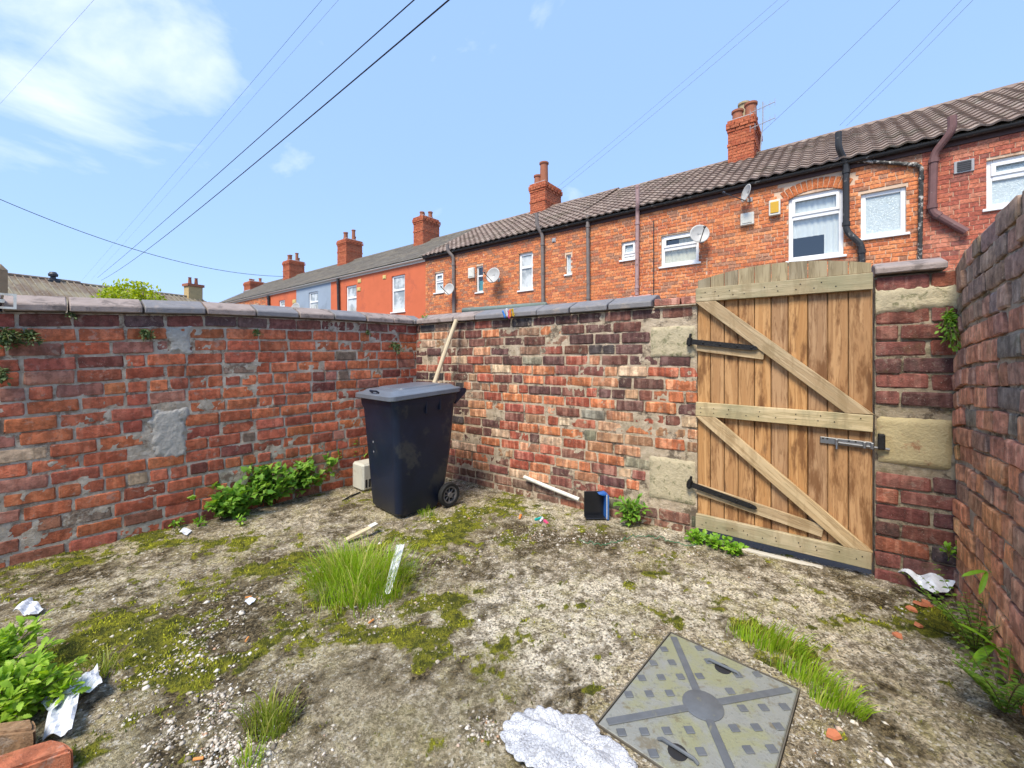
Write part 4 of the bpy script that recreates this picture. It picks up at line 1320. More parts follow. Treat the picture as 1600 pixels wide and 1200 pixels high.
# ribs under the rim on the side, front face label plate
for x in (-.02, .11):
    MB().box(x, x + .012, -.282, -.262, .80 + (x * .14), .905 + x * .14, .003).build('rib', M['bin'], bin_)
secs = []
for (dz, g) in ((0, .02), (.006, .034), (.036, .034), (.042, .028), (.046, -.004), (.064, -.03), (.068, -.04)):
    secs.append([(x, y, rimz(x) + dz + .003) for (x, y) in rrect(-.312 - g, .305 + g * .6, -.272 - g, .272 + g, .05)])
lid = loft(secs).build('lid', M['bin_lid'], bin_, smooth='auto')
MB().add(*(lambda q: (q.v, q.f))(loft([[(x, y, rimz(x) + h + .003) for (x, y) in rrect(-.20 + g, .20 - g, -.19 + g, .19 - g, .04)] for (h, g) in ((.066, 0), (.078, .008), (.080, .02))]))).build('lid_panel', M['bin_lid'], lid, smooth='auto')
MB().tube([(-.305, -.05, rimz(-.3) + .055), (-.325, -.05, rimz(-.3) + .068), (-.325, .05, rimz(-.3) + .068), (-.305, .05, rimz(-.3) + .055)], .008, 8).build('lid_grip', M['bin'], lid, smooth='auto')
# rear handle bar and its brackets
MB().tube([(.385, -.25, .963), (.385, .25, .963)], .016, 10).build('handle', M['bin'], bin_, smooth='auto')
for y in (-.255, -.02, .235):
    MB().prism([(.29, .85), (.33, .88), (.405, .943), (.405, .976), (.36, .984), (.29, .95)], y, y + .022).build('handle_bracket', M['bin'], bin_)
WX, WZ, WR = .215, .098, .098
for sgn in (-1, 1):
    yy = sgn * .262
    ty = MB().lathe([(WR * .72, -.022), (WR * .95, -.024), (WR, -.012), (WR, .012), (WR * .95, .024), (WR * .72, .022)], 28, (WX, yy, WZ), 'y', True).build('wheel', M['rubber'], bin_, smooth='auto')
    m = MB().lathe([(WR * .73, -.018), (WR * .60, -.018), (WR * .60, .018), (WR * .73, .018)], 28, (WX, yy, WZ), 'y', True)
    m.lathe([(.0, -.026), (WR * .22, -.026), (WR * .22, .02), (0, .02)], 14, (WX, yy, WZ), 'y', True)
    for k in range(8):
        a = 2 * math.pi * k / 8
        m.tube([(WX + .018 * math.cos(a), yy + sgn * .004, WZ + .018 * math.sin(a)), (WX + WR * .63 * math.cos(a), yy + sgn * .004, WZ + WR * .63 * math.sin(a))], .006, 6)
    m.build('rim', M['hub'], ty, smooth='auto')
    MB().add([(WX + WR * .66 * math.cos(2 * math.pi * k / 20), yy - sgn * .012, WZ + WR * .66 * math.sin(2 * math.pi * k / 20)) for k in range(20)], [tuple(range(20))]).build('wheel_disc', M['rubber'], ty)
MB().tube([(WX, -.25, WZ), (WX, .25, WZ)], .011, 8).build('axle', M['metal_dark'], bin_, smooth='auto')
# the scuffed white lettering on the bin's front
M['scuff'] = plain('scuffed_paint', (.5, .5, .5), .7, var=.3, vscale=80)
for k, (z, w, h) in enumerate([(.55, .008, .020), (.47, .006, .014)]):
    x = -.235 - .065 * (z / .95) - .0015
    MB().box(x - .001, x + .002, .10 - w / 2, .10 + w / 2, z, z + h).build('paint_mark', M['scuff'], bin_)

# ------------------------------------------------------------------ broom handle, appliance, pipe, tray
M['ash'] = plain('ash_wood', (.56, .45, .29), .6, var=.1, vscale=20, dirt=(.40, .31, .19))
pa = Vector((*(CORNER_L + BU * .40 + BN * .42), .90)); 
a0 = ray(684, 592, 4.02); a1 = ray(713, 500, 4.20)
mid = (a0 + a1) / 2 + Vector((-.012, 0, .0))
low = a0 + (a0 - a1).normalized() * 1.02
pts = [low, a0, mid + Vector((.015, 0, 0)), a1]
sm = []
for k in range(13):
    f = k / 12
    sm.append(low.lerp(a1, f) + Vector((-.02 * math.sin(math.pi * f), 0, 0)))
o = MB().tube(sm, .021, 10).build('broom_handle', M['ash'], smooth='auto')
tag(o, 'pale wooden pole leaning in the corner behind the bin', 'pole')
M['cream_plastic'] = plain('cream_plastic', (.52, .50, .42), .55, var=.08, dirt=(.3, .26, .18))
p = G(573, 768)
ap = empty('plastic_heater', (p.x - .03, p.y, .0), frame(LU, LN), 'cream plastic appliance with slots, half hidden behind the bin', 'appliance')
MB().box(-.02, .24, -.02, .18, .004, .255, .018).build('casing', M['cream_plastic'], ap)
for k in range(4): MB().box(.008 + k * .034, .026 + k * .034, -.0235, -.018, .035, .11).build('vent_slot', M['dark'], ap)
tag(MB().tube([on_ground(562, 770, .012), on_ground(545, 778, .012), on_ground(535, 785, .01)], .007, 6).build('cable', M['rubber'], smooth=True), 'short black cable on the ground beside the cream appliance', 'cable')
M['white_plastic'] = plain('white_plastic', (.70, .68, .60), .5, var=.08, dirt=(.45, .40, .30))
u0, u1 = b_u(822), b_u(908)
q0 = CORNER_L + BU * u0 + BN * .03; q1 = CORNER_L + BU * u1 + BN * .035
tag(MB().tube([(q0.x, q0.y, .175), ((q0.x + q1.x) / 2, (q0.y + q1.y) / 2, .128), (q1.x, q1.y, .085)], .016, 10).build('waste_pipe', M['white_plastic'], smooth='auto'), 'white plastic pipe along the foot of the wall, left of the blue tray', 'pipe')
M['blue_plastic'] = plain('blue_plastic', (.03, .13, .42), .4, var=.1)
M['black_plastic'] = plain('black_plastic', (.012, .013, .016), .25, var=.2)
tb = CORNER_L + BU * (b_u(948)) + BN * .10
tray = empty('plastic_tray', (tb.x, tb.y, .0), frame(Vector((.95, .05)), Vector((.05, -.95))), 'dark plastic tray with bright blue edge standing against the wall', 'tray')
tray.scale = (.60, .65, .74)
MB().box(-.21, .05, .06, .075, .01, .27, .004).build('tray_base', M['black_plastic'], tray)
MB().prism([(.045, .015), (.075, .0), (.082, .255), (.05, .275)], -.06, .07).build('tray_side', M['blue_plastic'], tray)
MB().prism([(-.04, .262), (.05, .272), (.082, .258), (.04, .250), (-.0, .25)], -.03, .07).build('tray_rim', M['blue_plastic'], tray)
MB().box(.048, .056, -.066, -.058, .015, .265).build('tray_lip', M['white_plastic'], tray)
MB().box(-.21, .05, -.04, .065, .002, .018, .004).build('tray_foot', M['black_plastic'], tray)

# coloured clothes pegs: a bunch on the coping, two on the ground
PEGC = {'blue': (.04, .22, .62), 'yellow': (.75, .48, .03), 'pink': (.72, .08, .22), 'teal': (.02, .42, .38), 'orange': (.75, .22, .03), 'white': (.7, .7, .7)}
for k, c in PEGC.items(): M['peg_' + k] = plain('peg_' + k, c, .4, var=.05)
def peg(colour, loc, rot, label):
    m = MB()
    for s in (-1, 1):
        m.prism([(-.038, s * .002), (-.03, s * .009), (.0, s * .006), (.022, s * .011), (.036, s * .004), (.036, s * .0015), (-.038, s * .0005)], -.006, .006)
    m.tube([(.004, -.008, .004), (.004, .008, .004)], .005, 8)
    o = m.build('clothes_peg', M['peg_' + colour], loc=loc, rot=rot)
    return tag(o, label, 'clothes peg', 'coloured clothes pegs')
for k, (px, py, c) in enumerate([(795, 496, 'blue'), (800, 492, 'white'), (805, 494, 'orange'), (809, 493, 'yellow'), (803, 497, 'pink')]):
    P3 = CORNER_L + BU * b_u(px) + BN * .075
    peg(c, (P3.x, P3.y, 1.655 - (py - 493) * .004), (R(70), R(70 + 10 * (k % 3)), R(20 * k)), ['bright blue peg clipped on the coping, leftmost of the bunch', 'white peg clipped on the coping next to the blue one', 'orange peg in the bunch on the coping', 'yellow peg at the right end of the bunch on the coping', 'pink peg low in the bunch on the coping'][k])
peg('teal', on_ground(842, 812, .01), (0, 0, R(30)), 'teal peg lying on the ground before the blue tray')
peg('pink', on_ground(853, 817, .01), (R(90), 0, R(110)), 'pink peg lying on the ground before the blue tray')
peg('orange', on_ground(813, 809, .01), (0, 0, R(80)), 'orange peg lying on the ground between bin and blue tray')
peg('white', on_ground(846, 814, .016), (R(40), 0, R(70)), 'white peg lying across the teal one on the ground')

# green string across the ground
M['string'] = plain('green_string', (.05, .20, .10), .8, var=.1)
rnd = random.Random(3)
pts = []
for k in range(60):
    f = k / 59
    px = 905 + 200 * f; py = 846 + 8 * math.sin(f * 9) + rnd.uniform(-3, 3) - 10 * (f > .75) * (f - .75) * 3
    pts.append(on_ground(px, py, .006))
tag(MB().tube(pts, .0022, 5).build('garden_string', M['string'], smooth=True), 'thin green string trailing over the ground before the gate', 'string')

# ------------------------------------------------------------------ manhole cover
t = NT('cast_iron_cover')
c = t.mix(t.noise(30, 6, .65), (.20, .205, .185), (.31, .315, .285))
c = t.mix(t.math('MULTIPLY', t.step(t.noise(4.5, 6, .65, dist=.4), .45, .60), .65), c, (.27, .27, .12))
c = t.mix(t.math('MULTIPLY', t.step(t.noise(11, 6, .7, dist=.3), .55, .64), .7), c, (.16, .13, .075))
c = t.mix(t.math('MULTIPLY', t.step(t.noise(60, 4, .7), .55, .66), .5), c, (.13, .13, .11))
M['cover'] = t.done(t.bsdf(c, .6, t.bump(t.noise(120, 4, .6), .4, .006), metal=.15, spec=.4))
M['cover_dark'] = plain('cover_ribs', (.13, .14, .15), .5, .2, var=.2, vscale=25, dirt=(.26, .25, .15), dirt_lo=.58)
man = empty('manhole_cover', (MH[1].x, MH[1].y, 0), Matrix((MH_U, MH_V, MH_U.cross(MH_V))).transposed() if MH_U.cross(MH_V).z > 0 else Matrix((MH_V, MH_U, MH_V.cross(MH_U))).transposed(), 'square pattern metal manhole cover in the ground at lower right', 'manhole cover')
flip = MH_U.cross(MH_V).z <= 0
A_, B_ = (MH_L, MH_W) if flip else (MH_W, MH_L)
MB().box(.006, A_ - .006, .006, B_ - .006, -.03, .004, .003).build('plate', M['cover'], man)
M['cover_edge'] = plain('cover_edge', (.12, .105, .08), .8, .1, var=.3, vscale=30)
for bx_ in ((0, .004, 0, B_), (A_ - .004, A_, 0, B_), (.004, A_ - .004, 0, .004), (.004, A_ - .004, B_ - .004, B_)):
    MB().box(*bx_, -.05, .0055).build('frame_edge', M['cover_edge'], man)
cen = Vector((A_ / 2, B_ / 2))
for k, cnr in enumerate([(0.02, .02), (A_ - .02, .02), (A_ - .02, B_ - .02), (.02, B_ - .02)]):
    v = Vector(cnr) - cen; Ln = v.length; an = math.atan2(v.y, v.x)
    MB().box(.06, Ln - .012, -.014, .014, .004, .009, .003).build('rib', M['cover_dark'], man, loc=(cen.x, cen.y, 0), rot=(0, 0, an))
MB().lathe([(.068, .003), (.068, .007), (.062, .0095)], 28, (cen.x, cen.y, 0)).build('boss', M['cover_dark'], man, smooth='auto')
stud = MB().box(-.0145, .0145, -.0145, .0145, .0035, .0085, .003).mesh('stud', M['cover_dark'])
nA, nB = 12, 9
for i in range(nA):
    for j in range(nB):
        x, y = (i + .5) * A_ / nA, (j + .5) * B_ / nB
        if (i + j) % 2: continue
        q = Vector((x, y)) - cen
        da = min(abs(q.x * (B_ / 2) - q.y * (A_ / 2)), abs(q.x * (B_ / 2) + q.y * (A_ / 2))) / math.hypot(A_ / 2, B_ / 2)
        if q.length < .085 or da < .03: continue
        if abs(q.y) < .03 and abs(abs(q.x) - A_ * .36) < .07: continue
        link('stud', stud, man, loc=(x, y, 0), rot=(0, 0, R(45)))
for sgn in (-1, 1):
    c0 = cen + Vector((sgn * A_ * .37, 0))
    MB().lathe([(.030, .0042), (.030, .0052), (.0, .0054)], 16, (c0.x, c0.y, 0)).build('key_hole', M['dark'], man)
    MB().tube([(c0.x, c0.y - .062, .007), (c0.x, c0.y - .05, .016), (c0.x, c0.y + .05, .016), (c0.x, c0.y + .062, .007)], .0055, 8).build('lifting_bar', M['cover_dark'], man, smooth='auto')
# concrete collar round the cover
M['collar_'] = plain('collar_concrete', (.34, .295, .21), .95, var=.2, vscale=18, bump=.8, bscale=80, dirt=(.22, .21, .075), dirt_lo=.52, dirt_amt=.8)
m = MB()
for bx_ in ((-.07, A_ + .07, -.07, -.003), (-.07, A_ + .07, B_ + .003, B_ + .07), (-.07, -.003, -.003, B_ + .003), (A_ + .003, A_ + .07, -.003, B_ + .003)):
    m.box(*bx_, -.05, .0012)
o = m.build('manhole_collar', M['yard'], man); 

# ------------------------------------------------------------------ lace cloth, papers, bricks, rubbish
t = NT('lace')
vec = t.mapv(t.pos(), (1, 1, 1))
v1 = t.voro(85, vec, 'DISTANCE_TO_EDGE'); v2 = t.voro(150, vec)
band = t.step(t.noise(9, 2, .5), .47, .53)
hole = t.math('MULTIPLY', t.math('MULTIPLY', t.step(v2, .34, .26), band), t.step(v1, .05, .09))
al = t.math('SUBTRACT', 1.0, t.math('MULTIPLY', hole, .85))
tr = t.n('ShaderNodeBsdfTransparent')
b = t.bsdf(t.mix(t.step(v1, .015, .06), (.30, .30, .31), t.mix(t.step(t.noise(16, 3, .5), .45, .55), (.60, .61, .64), (.44, .45, .48))), .9, t.bump(t.math('ADD', t.step(v1, .0, .25), t.math('MULTIPLY', t.step(v2, .45, .2), .4)), .5, .003), spec=.2)
mx = t.n('ShaderNodeMixShader'); t.l(al, mx.inputs[0]); t.l(tr.outputs[0], mx.inputs[1]); t.l(b, mx.inputs[2])
M['lace'] = t.done(mx.outputs[0])
c = G(890, 1185); na = 208; nr = 20
vs, fcs = [], []
outl = [G(*q) for q in ((783, 1160), (793, 1135), (830, 1122), (880, 1128), (912, 1128), (940, 1165), (992, 1205), (985, 1260), (900, 1270), (830, 1215))]
cx_, cy_ = sum(p.x for p in outl) / len(outl), sum(p.y for p in outl) / len(outl)
angs = sorted((math.atan2(p.y - cy_, p.x - cx_), math.hypot(p.x - cx_, p.y - cy_)) for p in outl)
aa = [a - 2 * math.pi for a, _ in angs] + [a for a, _ in angs] + [a + 2 * math.pi for a, _ in angs]; rr_ = [r for _, r in angs] * 3
for i in range(nr + 1):
    for k in range(na):
        a = -math.pi + 2 * math.pi * k / na
        rad = float(np.interp(a, aa, rr_)) * (1 + .06 * abs(math.sin(a * 13)) - .03)
        f = i / nr
        x, y = cx_ + rad * f * math.cos(a), cy_ + rad * f * math.sin(a)
        z = gz(x, y) + .012 + .034 * float(fbm(x, y, 9, 3, 77)) + .035 * math.exp(-(((x - cx_) * .5 + (y - cy_) * .8) / .018) ** 2) * (1 - f) + .002 * math.sin(a * 28) * f
        vs.append((x, y, z))
for i in range(nr):
    for k in range(na):
        k2 = (k + 1) % na
        fcs.append((i * na + k, i * na + k2, (i + 1) * na + k2, (i + 1) * na + k))
o = MB().add(vs, fcs).build('lace_cloth', M['lace'], smooth=True, fix=False)
md = o.modifiers.new('thickness', 'SOLIDIFY'); md.thickness = .003
tag(o, 'crumpled white lace cloth on the ground beside the manhole cover', 'cloth')

t = NT('printed_paper')
w = t.n('ShaderNodeTexWave'); w.inputs['Scale'].default_value = 42; w.inputs['Distortion'].default_value = 1.5; w.inputs['Detail'].default_value = 3
t.l(t.mapv(t.obj(), (.3, 1, .2)), w.inputs['Vector'])
c = t.mix(t.math('MULTIPLY', t.step(w.outputs['Fac'], .78, .9), .4), (.66, .67, .70), (.32, .34, .39))
M['paper'] = t.done(t.bsdf(c, .85, spec=.2))
def paper(corners, label, lift=.02, seed=1, n=9, fold=.02, name='paper_sheet', mat='paper'):
    """a crumpled sheet between four ground points a b c d"""
    a, b, c, d = [Vector(q) for q in corners]
    X = np.linspace(0, 1, n)
    vs = []
    for u in X:
        for v in X:
            p = (a * (1 - u) + b * u) * (1 - v) + (d * (1 - u) + c * u) * v
            q = float(fbm(u * 3 + seed, v * 3 + seed, 1.0, 3, seed))
            vs.append((p.x, p.y, p.z + lift * (.3 + q) + fold * abs(math.sin(math.pi * (u * 1.5 + v * .8 + seed)))))
    fc = [(i * n + j, (i + 1) * n + j, (i + 1) * n + j + 1, i * n + j + 1) for i in range(n - 1) for j in range(n - 1)]
    o = MB().add(vs, fc).build(name, M[mat], fix=False)
    md = o.modifiers.new('thickness', 'SOLIDIFY'); md.thickness = .0012
    return tag(o, label, 'paper', 'litter of torn paper')
og = on_ground
paper([og(20, 968, .03), og(45, 972), og(68, 960), og(50, 950, .03)], 'curled white receipt above the leafy plant at the left edge', .02, 2)
paper([og(60, 1122, .02), og(80, 1136), og(122, 1102, .03), og(92, 1086, .01)], 'torn white strip of paper nearest the bright green plant', .025, 3)
paper([og(104, 1122, .02), og(160, 1098, .03), og(152, 1066, .04), og(104, 1096)], 'torn white strip of paper pointing right beside the green plant', .02, 4)
paper([og(66, 1168), og(112, 1166, .01), og(124, 1112, .03), og(84, 1110, .02)], 'torn white strip of paper reaching down to the loose brick', .02, 5)
paper([og(598, 938, .02), og(612, 936, .03), og(632, 886, .13), og(620, 886, .13)], 'folded white paper stuck in the right side of the grass tuft', .005, 6, fold=.008)
paper([og(382, 945, .01), og(390, 948), og(400, 941), og(392, 938, .01)], 'tiny white paper scrap on the dark patch of ground', .006, 8, n=4, fold=.004)
paper([og(280, 835, .01), og(292, 838), og(300, 830), og(288, 828, .01)], 'small white scrap at the foot of the left wall', .01, 9, n=4, fold=.006)
M['foil'] = plain('clear_film', (.74, .76, .78), .25, .0, var=.3, vscale=30, spec=.7)
fo = [og(1398, 908, .03), og(1462, 945, .01), og(1494, 938, .05), og(1420, 900, .07)]
o = paper(fo, 'shiny crumpled clear plastic wrapper at the foot of the right corner', .03, 12, n=16, fold=.03, name='plastic_wrapper', mat='foil'); o['category'] = 'wrapper'; del o['group']

M['loose_brick'] = brick_mat('loose_brick', None, smear=.3, stripes=.1, soot=.25, moss=.35)
def loose_brick(corner_pts, h, col, label, seed):
    rnd = random.Random(seed)
    import bmesh
    bm = bmesh.new()
    a, b, d = corner_pts
    c = b + d - a
    base = [a, b, c, d]
    vs = [bm.verts.new((p.x, p.y, 0.0)) for p in base] + [bm.verts.new((p.x, p.y, h)) for p in base]
    for f in ((3, 2, 1, 0), (4, 5, 6, 7), (0, 1, 5, 4), (1, 2, 6, 5), (2, 3, 7, 6), (3, 0, 4, 7)): bm.faces.new([vs[i] for i in f])
    bmesh.ops.bevel(bm, geom=list(bm.edges), offset=.008, segments=2, affect='EDGES')
    bmesh.ops.subdivide_edges(bm, edges=list(bm.edges), cuts=2, use_grid_fill=True)
    for v in bm.verts:
        q = .010 * (float(fbm(v.co.x * 1.0 + v.co.z, v.co.y + v.co.z * .7, 22, 4, seed)) - .5)
        v.co += v.normal * q * 2 if v.normal.length else Vector()
    me = bpy.data.meshes.new('loose_brick'); bm.to_mesh(me); bm.free()
    me.materials.append(M['loose_brick']); me.polygons.foreach_set('use_smooth', [True] * len(me.polygons)); me.set_sharp_from_angle(angle=R(40))
    o = link('loose_brick', me, color=col)
    return tag(o, label, 'brick', 'loose bricks at the left')
def xy(px, py, z): p = G(px, py, z); return Vector((p.x, p.y, 0))
tA = xy(84, 1152, .085); tB = xy(116, 1169, .085)
loose_brick((xy(116, 1169, .085), xy(84, 1152, .085), xy(-10, 1212, .085)), .085, (.40, .13, .065), 'broken red brick on the ground at the lower left corner', 61)
loose_brick((xy(56, 1140, .095), xy(52, 1120, .095), xy(-40, 1150, .095)), .095, (.27, .16, .085), 'mossy brown brick behind the red one at the left edge', 62)
M['terra'] = plain('terracotta', (.50, .17, .08), .85, var=.15, bump=.3)
for k, (px, py, s) in enumerate([(1437, 950, .032), (1447, 946, .026), (1424, 958, .03), (1403, 994, .026), (1434, 984, .022), (1452, 951, .02), (1302, 1155, .028)]):
    rnd = random.Random(k + 5)
    p = og(px, py, .004)
    n = 5
    poly = [(s * rnd.uniform(.6, 1.1) * math.cos(2 * math.pi * i / n), s * rnd.uniform(.5, .9) * math.sin(2 * math.pi * i / n)) for i in range(n)]
    vs = [(x, y, 0) for x, y in poly] + [(x * .93, y * .93, .010) for x, y in poly]
    o = MB().add(vs, [tuple(range(n))[::-1], tuple(range(n, 2 * n))] + [(i, (i + 1) % n, (i + 1) % n + n, i + n) for i in range(n)]).build('pottery_shard', M['terra'], loc=p, rot=(rnd.uniform(-.2, .2), rnd.uniform(-.2, .2), rnd.uniform(0, 6)))
    tag(o, 'small orange terracotta shard ' + ['below the plastic wrapper, largest of the cluster', 'right under the plastic wrapper', 'left of the cluster under the plastic wrapper', 'alone on the concrete, farthest from the right wall', 'between the wrapper cluster and the lone shard', 'at the right end of the cluster under the wrapper', 'right of the manhole cover near the bottom edge'][k], 'shard', 'terracotta shards')
# wooden lath behind the grass, cigarette ends
M['lath'] = plain('pale_lath', (.58, .47, .30), .8, var=.15)
a, b = og(540, 848, .02), og(590, 832, .06)
d = (b - a).normalized()
o = MB().box(0, (b - a).length, -.02, .02, 0, .012, .002).build('wood_lath', M['lath'], loc=a, rot=(0, -math.asin(d.z), math.atan2(d.y, d.x)))
tag(o, 'short pale piece of wood lying behind the grass tuft', 'wood')
o = MB().box(.0, .055, -.022, .022, 0.012, .018, .002).build('broken_end', M['white_plastic'], o, loc=((b - a).length - .06, 0, 0))
M['cig'] = plain('cigarette', (.62, .25, .07), .8, var=.1)
for k, (px, py, an) in enumerate([(388, 937, 20), (580, 975, 60), (386, 1005, 100), (310, 1193, 10), (1133, 1043, 120)]):
    o = MB().tube([(-.014, 0, .0), (.014, 0, .0)], .0042, 8).build('cigarette_end', M['cig'], loc=og(px, py, .012 if k < 4 else .016), rot=(0, 0, R(an)))
    tag(o, ['cigarette end on the dark patch left of the grass tuft', 'cigarette end below the grass tuft', 'cigarette end on the moss between paper and grass', 'cigarette end among the gravel at the bottom edge', 'cigarette end on the manhole cover'][k], 'cigarette end', 'cigarette ends')

# ------------------------------------------------------------------ plants
M['leaf_mid'] = leaf_mat('leaf_mid_green', (.09, .22, .022), (.19, .37, .04), (.30, .47, .07))
M['leaf_bright'] = leaf_mat('leaf_bright_green', (.11, .27, .015), (.22, .42, .03), (.32, .50, .05))
M['leaf_parsley'] = leaf_mat('leaf_parsley', (.20, .36, .03), (.34, .52, .05), (.46, .60, .09), .45)
M['leaf_dark'] = leaf_mat('leaf_dark_green', (.035, .065, .018), (.08, .13, .035), (.17, .20, .08), .2)
M['leaf_fern'] = leaf_mat('leaf_fern', (.09, .19, .02), (.18, .30, .035), (.26, .38, .05))
M['leaf_lime'] = leaf_mat('leaf_lime', (.22, .30, .015), (.36, .44, .02), (.48, .55, .04))
M['grass'] = leaf_mat('grass_blade', (.17, .31, .018), (.36, .52, .035), (.62, .52, .20), .45)
M['grass_dry'] = leaf_mat('grass_blade_dry', (.16, .24, .02), (.30, .34, .05), (.48, .42, .16))
M['stem'] = plain('stem', (.10, .09, .03), .8, var=.2)

LOBED = [(0, 0), (.10, .22), (.02, .42), (.30, .34), (.42, .52), (.60, .26), (1.0, 0)]
OVAL = [(0, 0), (.15, .14), (.40, .25), (.70, .20), (1.0, 0)]
TOOTH = [(0, 0), (.12, .20), (.25, .17), (.34, .30), (.48, .22), (.58, .30), (.70, .16), (.80, .17), (1.0, 0)]
def add_leaf(m, base, dirn, nrm, size, outline, rnd, curl=.25):
    d = dirn.normalized()
    sd = d.cross(nrm)
    if sd.length < 1e-4: sd = d.cross(Vector((1, 0, 0)))
    sd.normalize(); up = sd.cross(d)
    vs = []
    mids = [o[0] for o in outline]
    def P(x, y): return base + (d * x + sd * y + up * (abs(y) * curl * .8 - x * x * curl)) * size
    mid = [P(x, 0) for x, _ in outline]
    Lf = [P(x, w) for x, w in outline[1:-1]]; Rt = [P(x, -w) for x, w in outline[1:-1]]
    n = len(outline); k = n - 2
    vs = mid + Lf + Rt
    fs_ = []
    for i in range(n - 1):
        l0 = n + i - 1 if i > 0 else None; l1 = n + i if i < k else None
        r0 = n + k + i - 1 if i > 0 else None; r1 = n + k + i if i < k else None
        fs_.append(tuple(q for q in (i, i + 1, l1, l0) if q is not None))
        fs_.append(tuple(q for q in (i, r0, r1, i + 1) if q is not None))
    m.add(vs, fs_)

def rv3(rnd, a=1.0): return Vector((rnd.uniform(-a, a), rnd.uniform(-a, a), rnd.uniform(-a, a)))

def plant(label, base, seed, n=10, height=.2, spread=.15, leaf=.04, outline=LOBED, mat='leaf_mid', per=9, up=Vector((0, 0, 1)), lean=Vector(), name='weed_plant', cat='plant', group=None, droop=.3, width=None, along=None, floor=True):
    """stems fanning out of one root, leaves along each stem"""
    rnd = random.Random(seed)
    base = Vector(base)
    root = empty(name, base, None, label, cat, group)
    ms, ml = MB(), MB()
    for s in range(n):
        b0 = Vector((0, 0, 0))
        if along is not None: b0 = along * rnd.uniform(-.5, .5)
        a = rnd.uniform(0, 2 * math.pi)
        side = Vector((math.cos(a), math.sin(a), 0)) * rnd.uniform(.1, 1) * spread
        h = height * rnd.uniform(.45, 1.05)
        tip = b0 + up * h + side + lean * rnd.uniform(.5, 1)
        midp = b0 + up * h * .65 + side * .35 + lean * .3
        pts = []
        for k in range(7):
            f = k / 6
            p = b0 * (1 - f) ** 2 + midp * 2 * f * (1 - f) + tip * f * f
            p.z -= droop * h * f * f * .35
            if floor: p.z = max(p.z, .004)
            pts.append(p)
        ms.tube(pts, [.0028 * (1 - .6 * k / 6) for k in range(7)], 5)
        for k in range(per):
            f = rnd.uniform(.12, 1.0)
            i = min(int(f * 6), 5); p = pts[i].lerp(pts[i + 1], f * 6 - i)
            dr = (pts[i + 1] - pts[i]).normalized() * .5 + rv3(rnd) * .9 + Vector((0, 0, .15))
            pl = p + dr.normalized() * leaf * .35
            add_leaf(ml, pl, dr, (Vector((0, 0, 1)) + rv3(rnd, .6) + up * .2 + Vector((0, -.3, 0))).normalized(), leaf * rnd.uniform(.6, 1.15), outline, rnd)
    ms.build('stem', M['stem'], root, smooth=True)
    ml.build('foliage', M[mat], root, fix=False)
    return root

def frond_plant(label, base, seed, n=8, length=.22, mat='leaf_fern', up=.6, pin=.03, name='fern_plant', lean=Vector(), divided=False):
    """fronds with rows of small leaflets"""
    rnd = random.Random(seed)
    root = empty(name, base, None, label, 'plant')
    ms = MB()
    mls = []
    for s in range(n):
        a = 2 * math.pi * (s + rnd.uniform(-.3, .3)) / n
        Ln = length * rnd.uniform(.65, 1.1)
        dr = Vector((math.cos(a), math.sin(a), 0)) + lean
        pts = []
        K = 12
        for k in range(K + 1):
            f = k / K
            p = dr * Ln * f * .8 + Vector((0, 0, Ln * (up * f - .55 * f * f)))
            p.z = max(p.z, .006)
            pts.append(p)
        ms.tube(pts, [.0022 * (1 - .7 * k / K) for k in range(K + 1)], 5)
        ml = MB()
        for k in range(1, K):
            f = k / K
            t_ = (pts[k + 1] - pts[k - 1]).normalized()
            sd = t_.cross(Vector((0, 0, 1))).normalized()
            w = pin * math.sin(math.pi * min(1, .15 + f * .85)) ** .7
            for sg in (-1, 1):
                d2 = sd * sg + t_ * .35 + Vector((0, 0, .1))
                if divided:
                    add_leaf(ml, pts[k], d2, Vector((0, 0, 1)) + rv3(rnd, .5), w * 1.2, TOOTH, rnd)
                    for q in (.35, .65, .9):
                        for s3 in (-1, 1):
                            add_leaf(ml, pts[k] + d2.normalized() * w * q, d2 + t_ * s3 * 1.1 + rv3(rnd, .3), Vector((0, 0, 1)) + rv3(rnd, .6), w * .55, TOOTH, rnd)
                else:
                    add_leaf(ml, pts[k], d2, Vector((0, 0, 1)) + rv3(rnd, .3), w, OVAL, rnd, .3)
        mls.append(ml)
    for ml in mls: ml.build('frond', M[mat], root, fix=False)
    ms.build('stem', M['stem'], root, smooth=True)
    return root

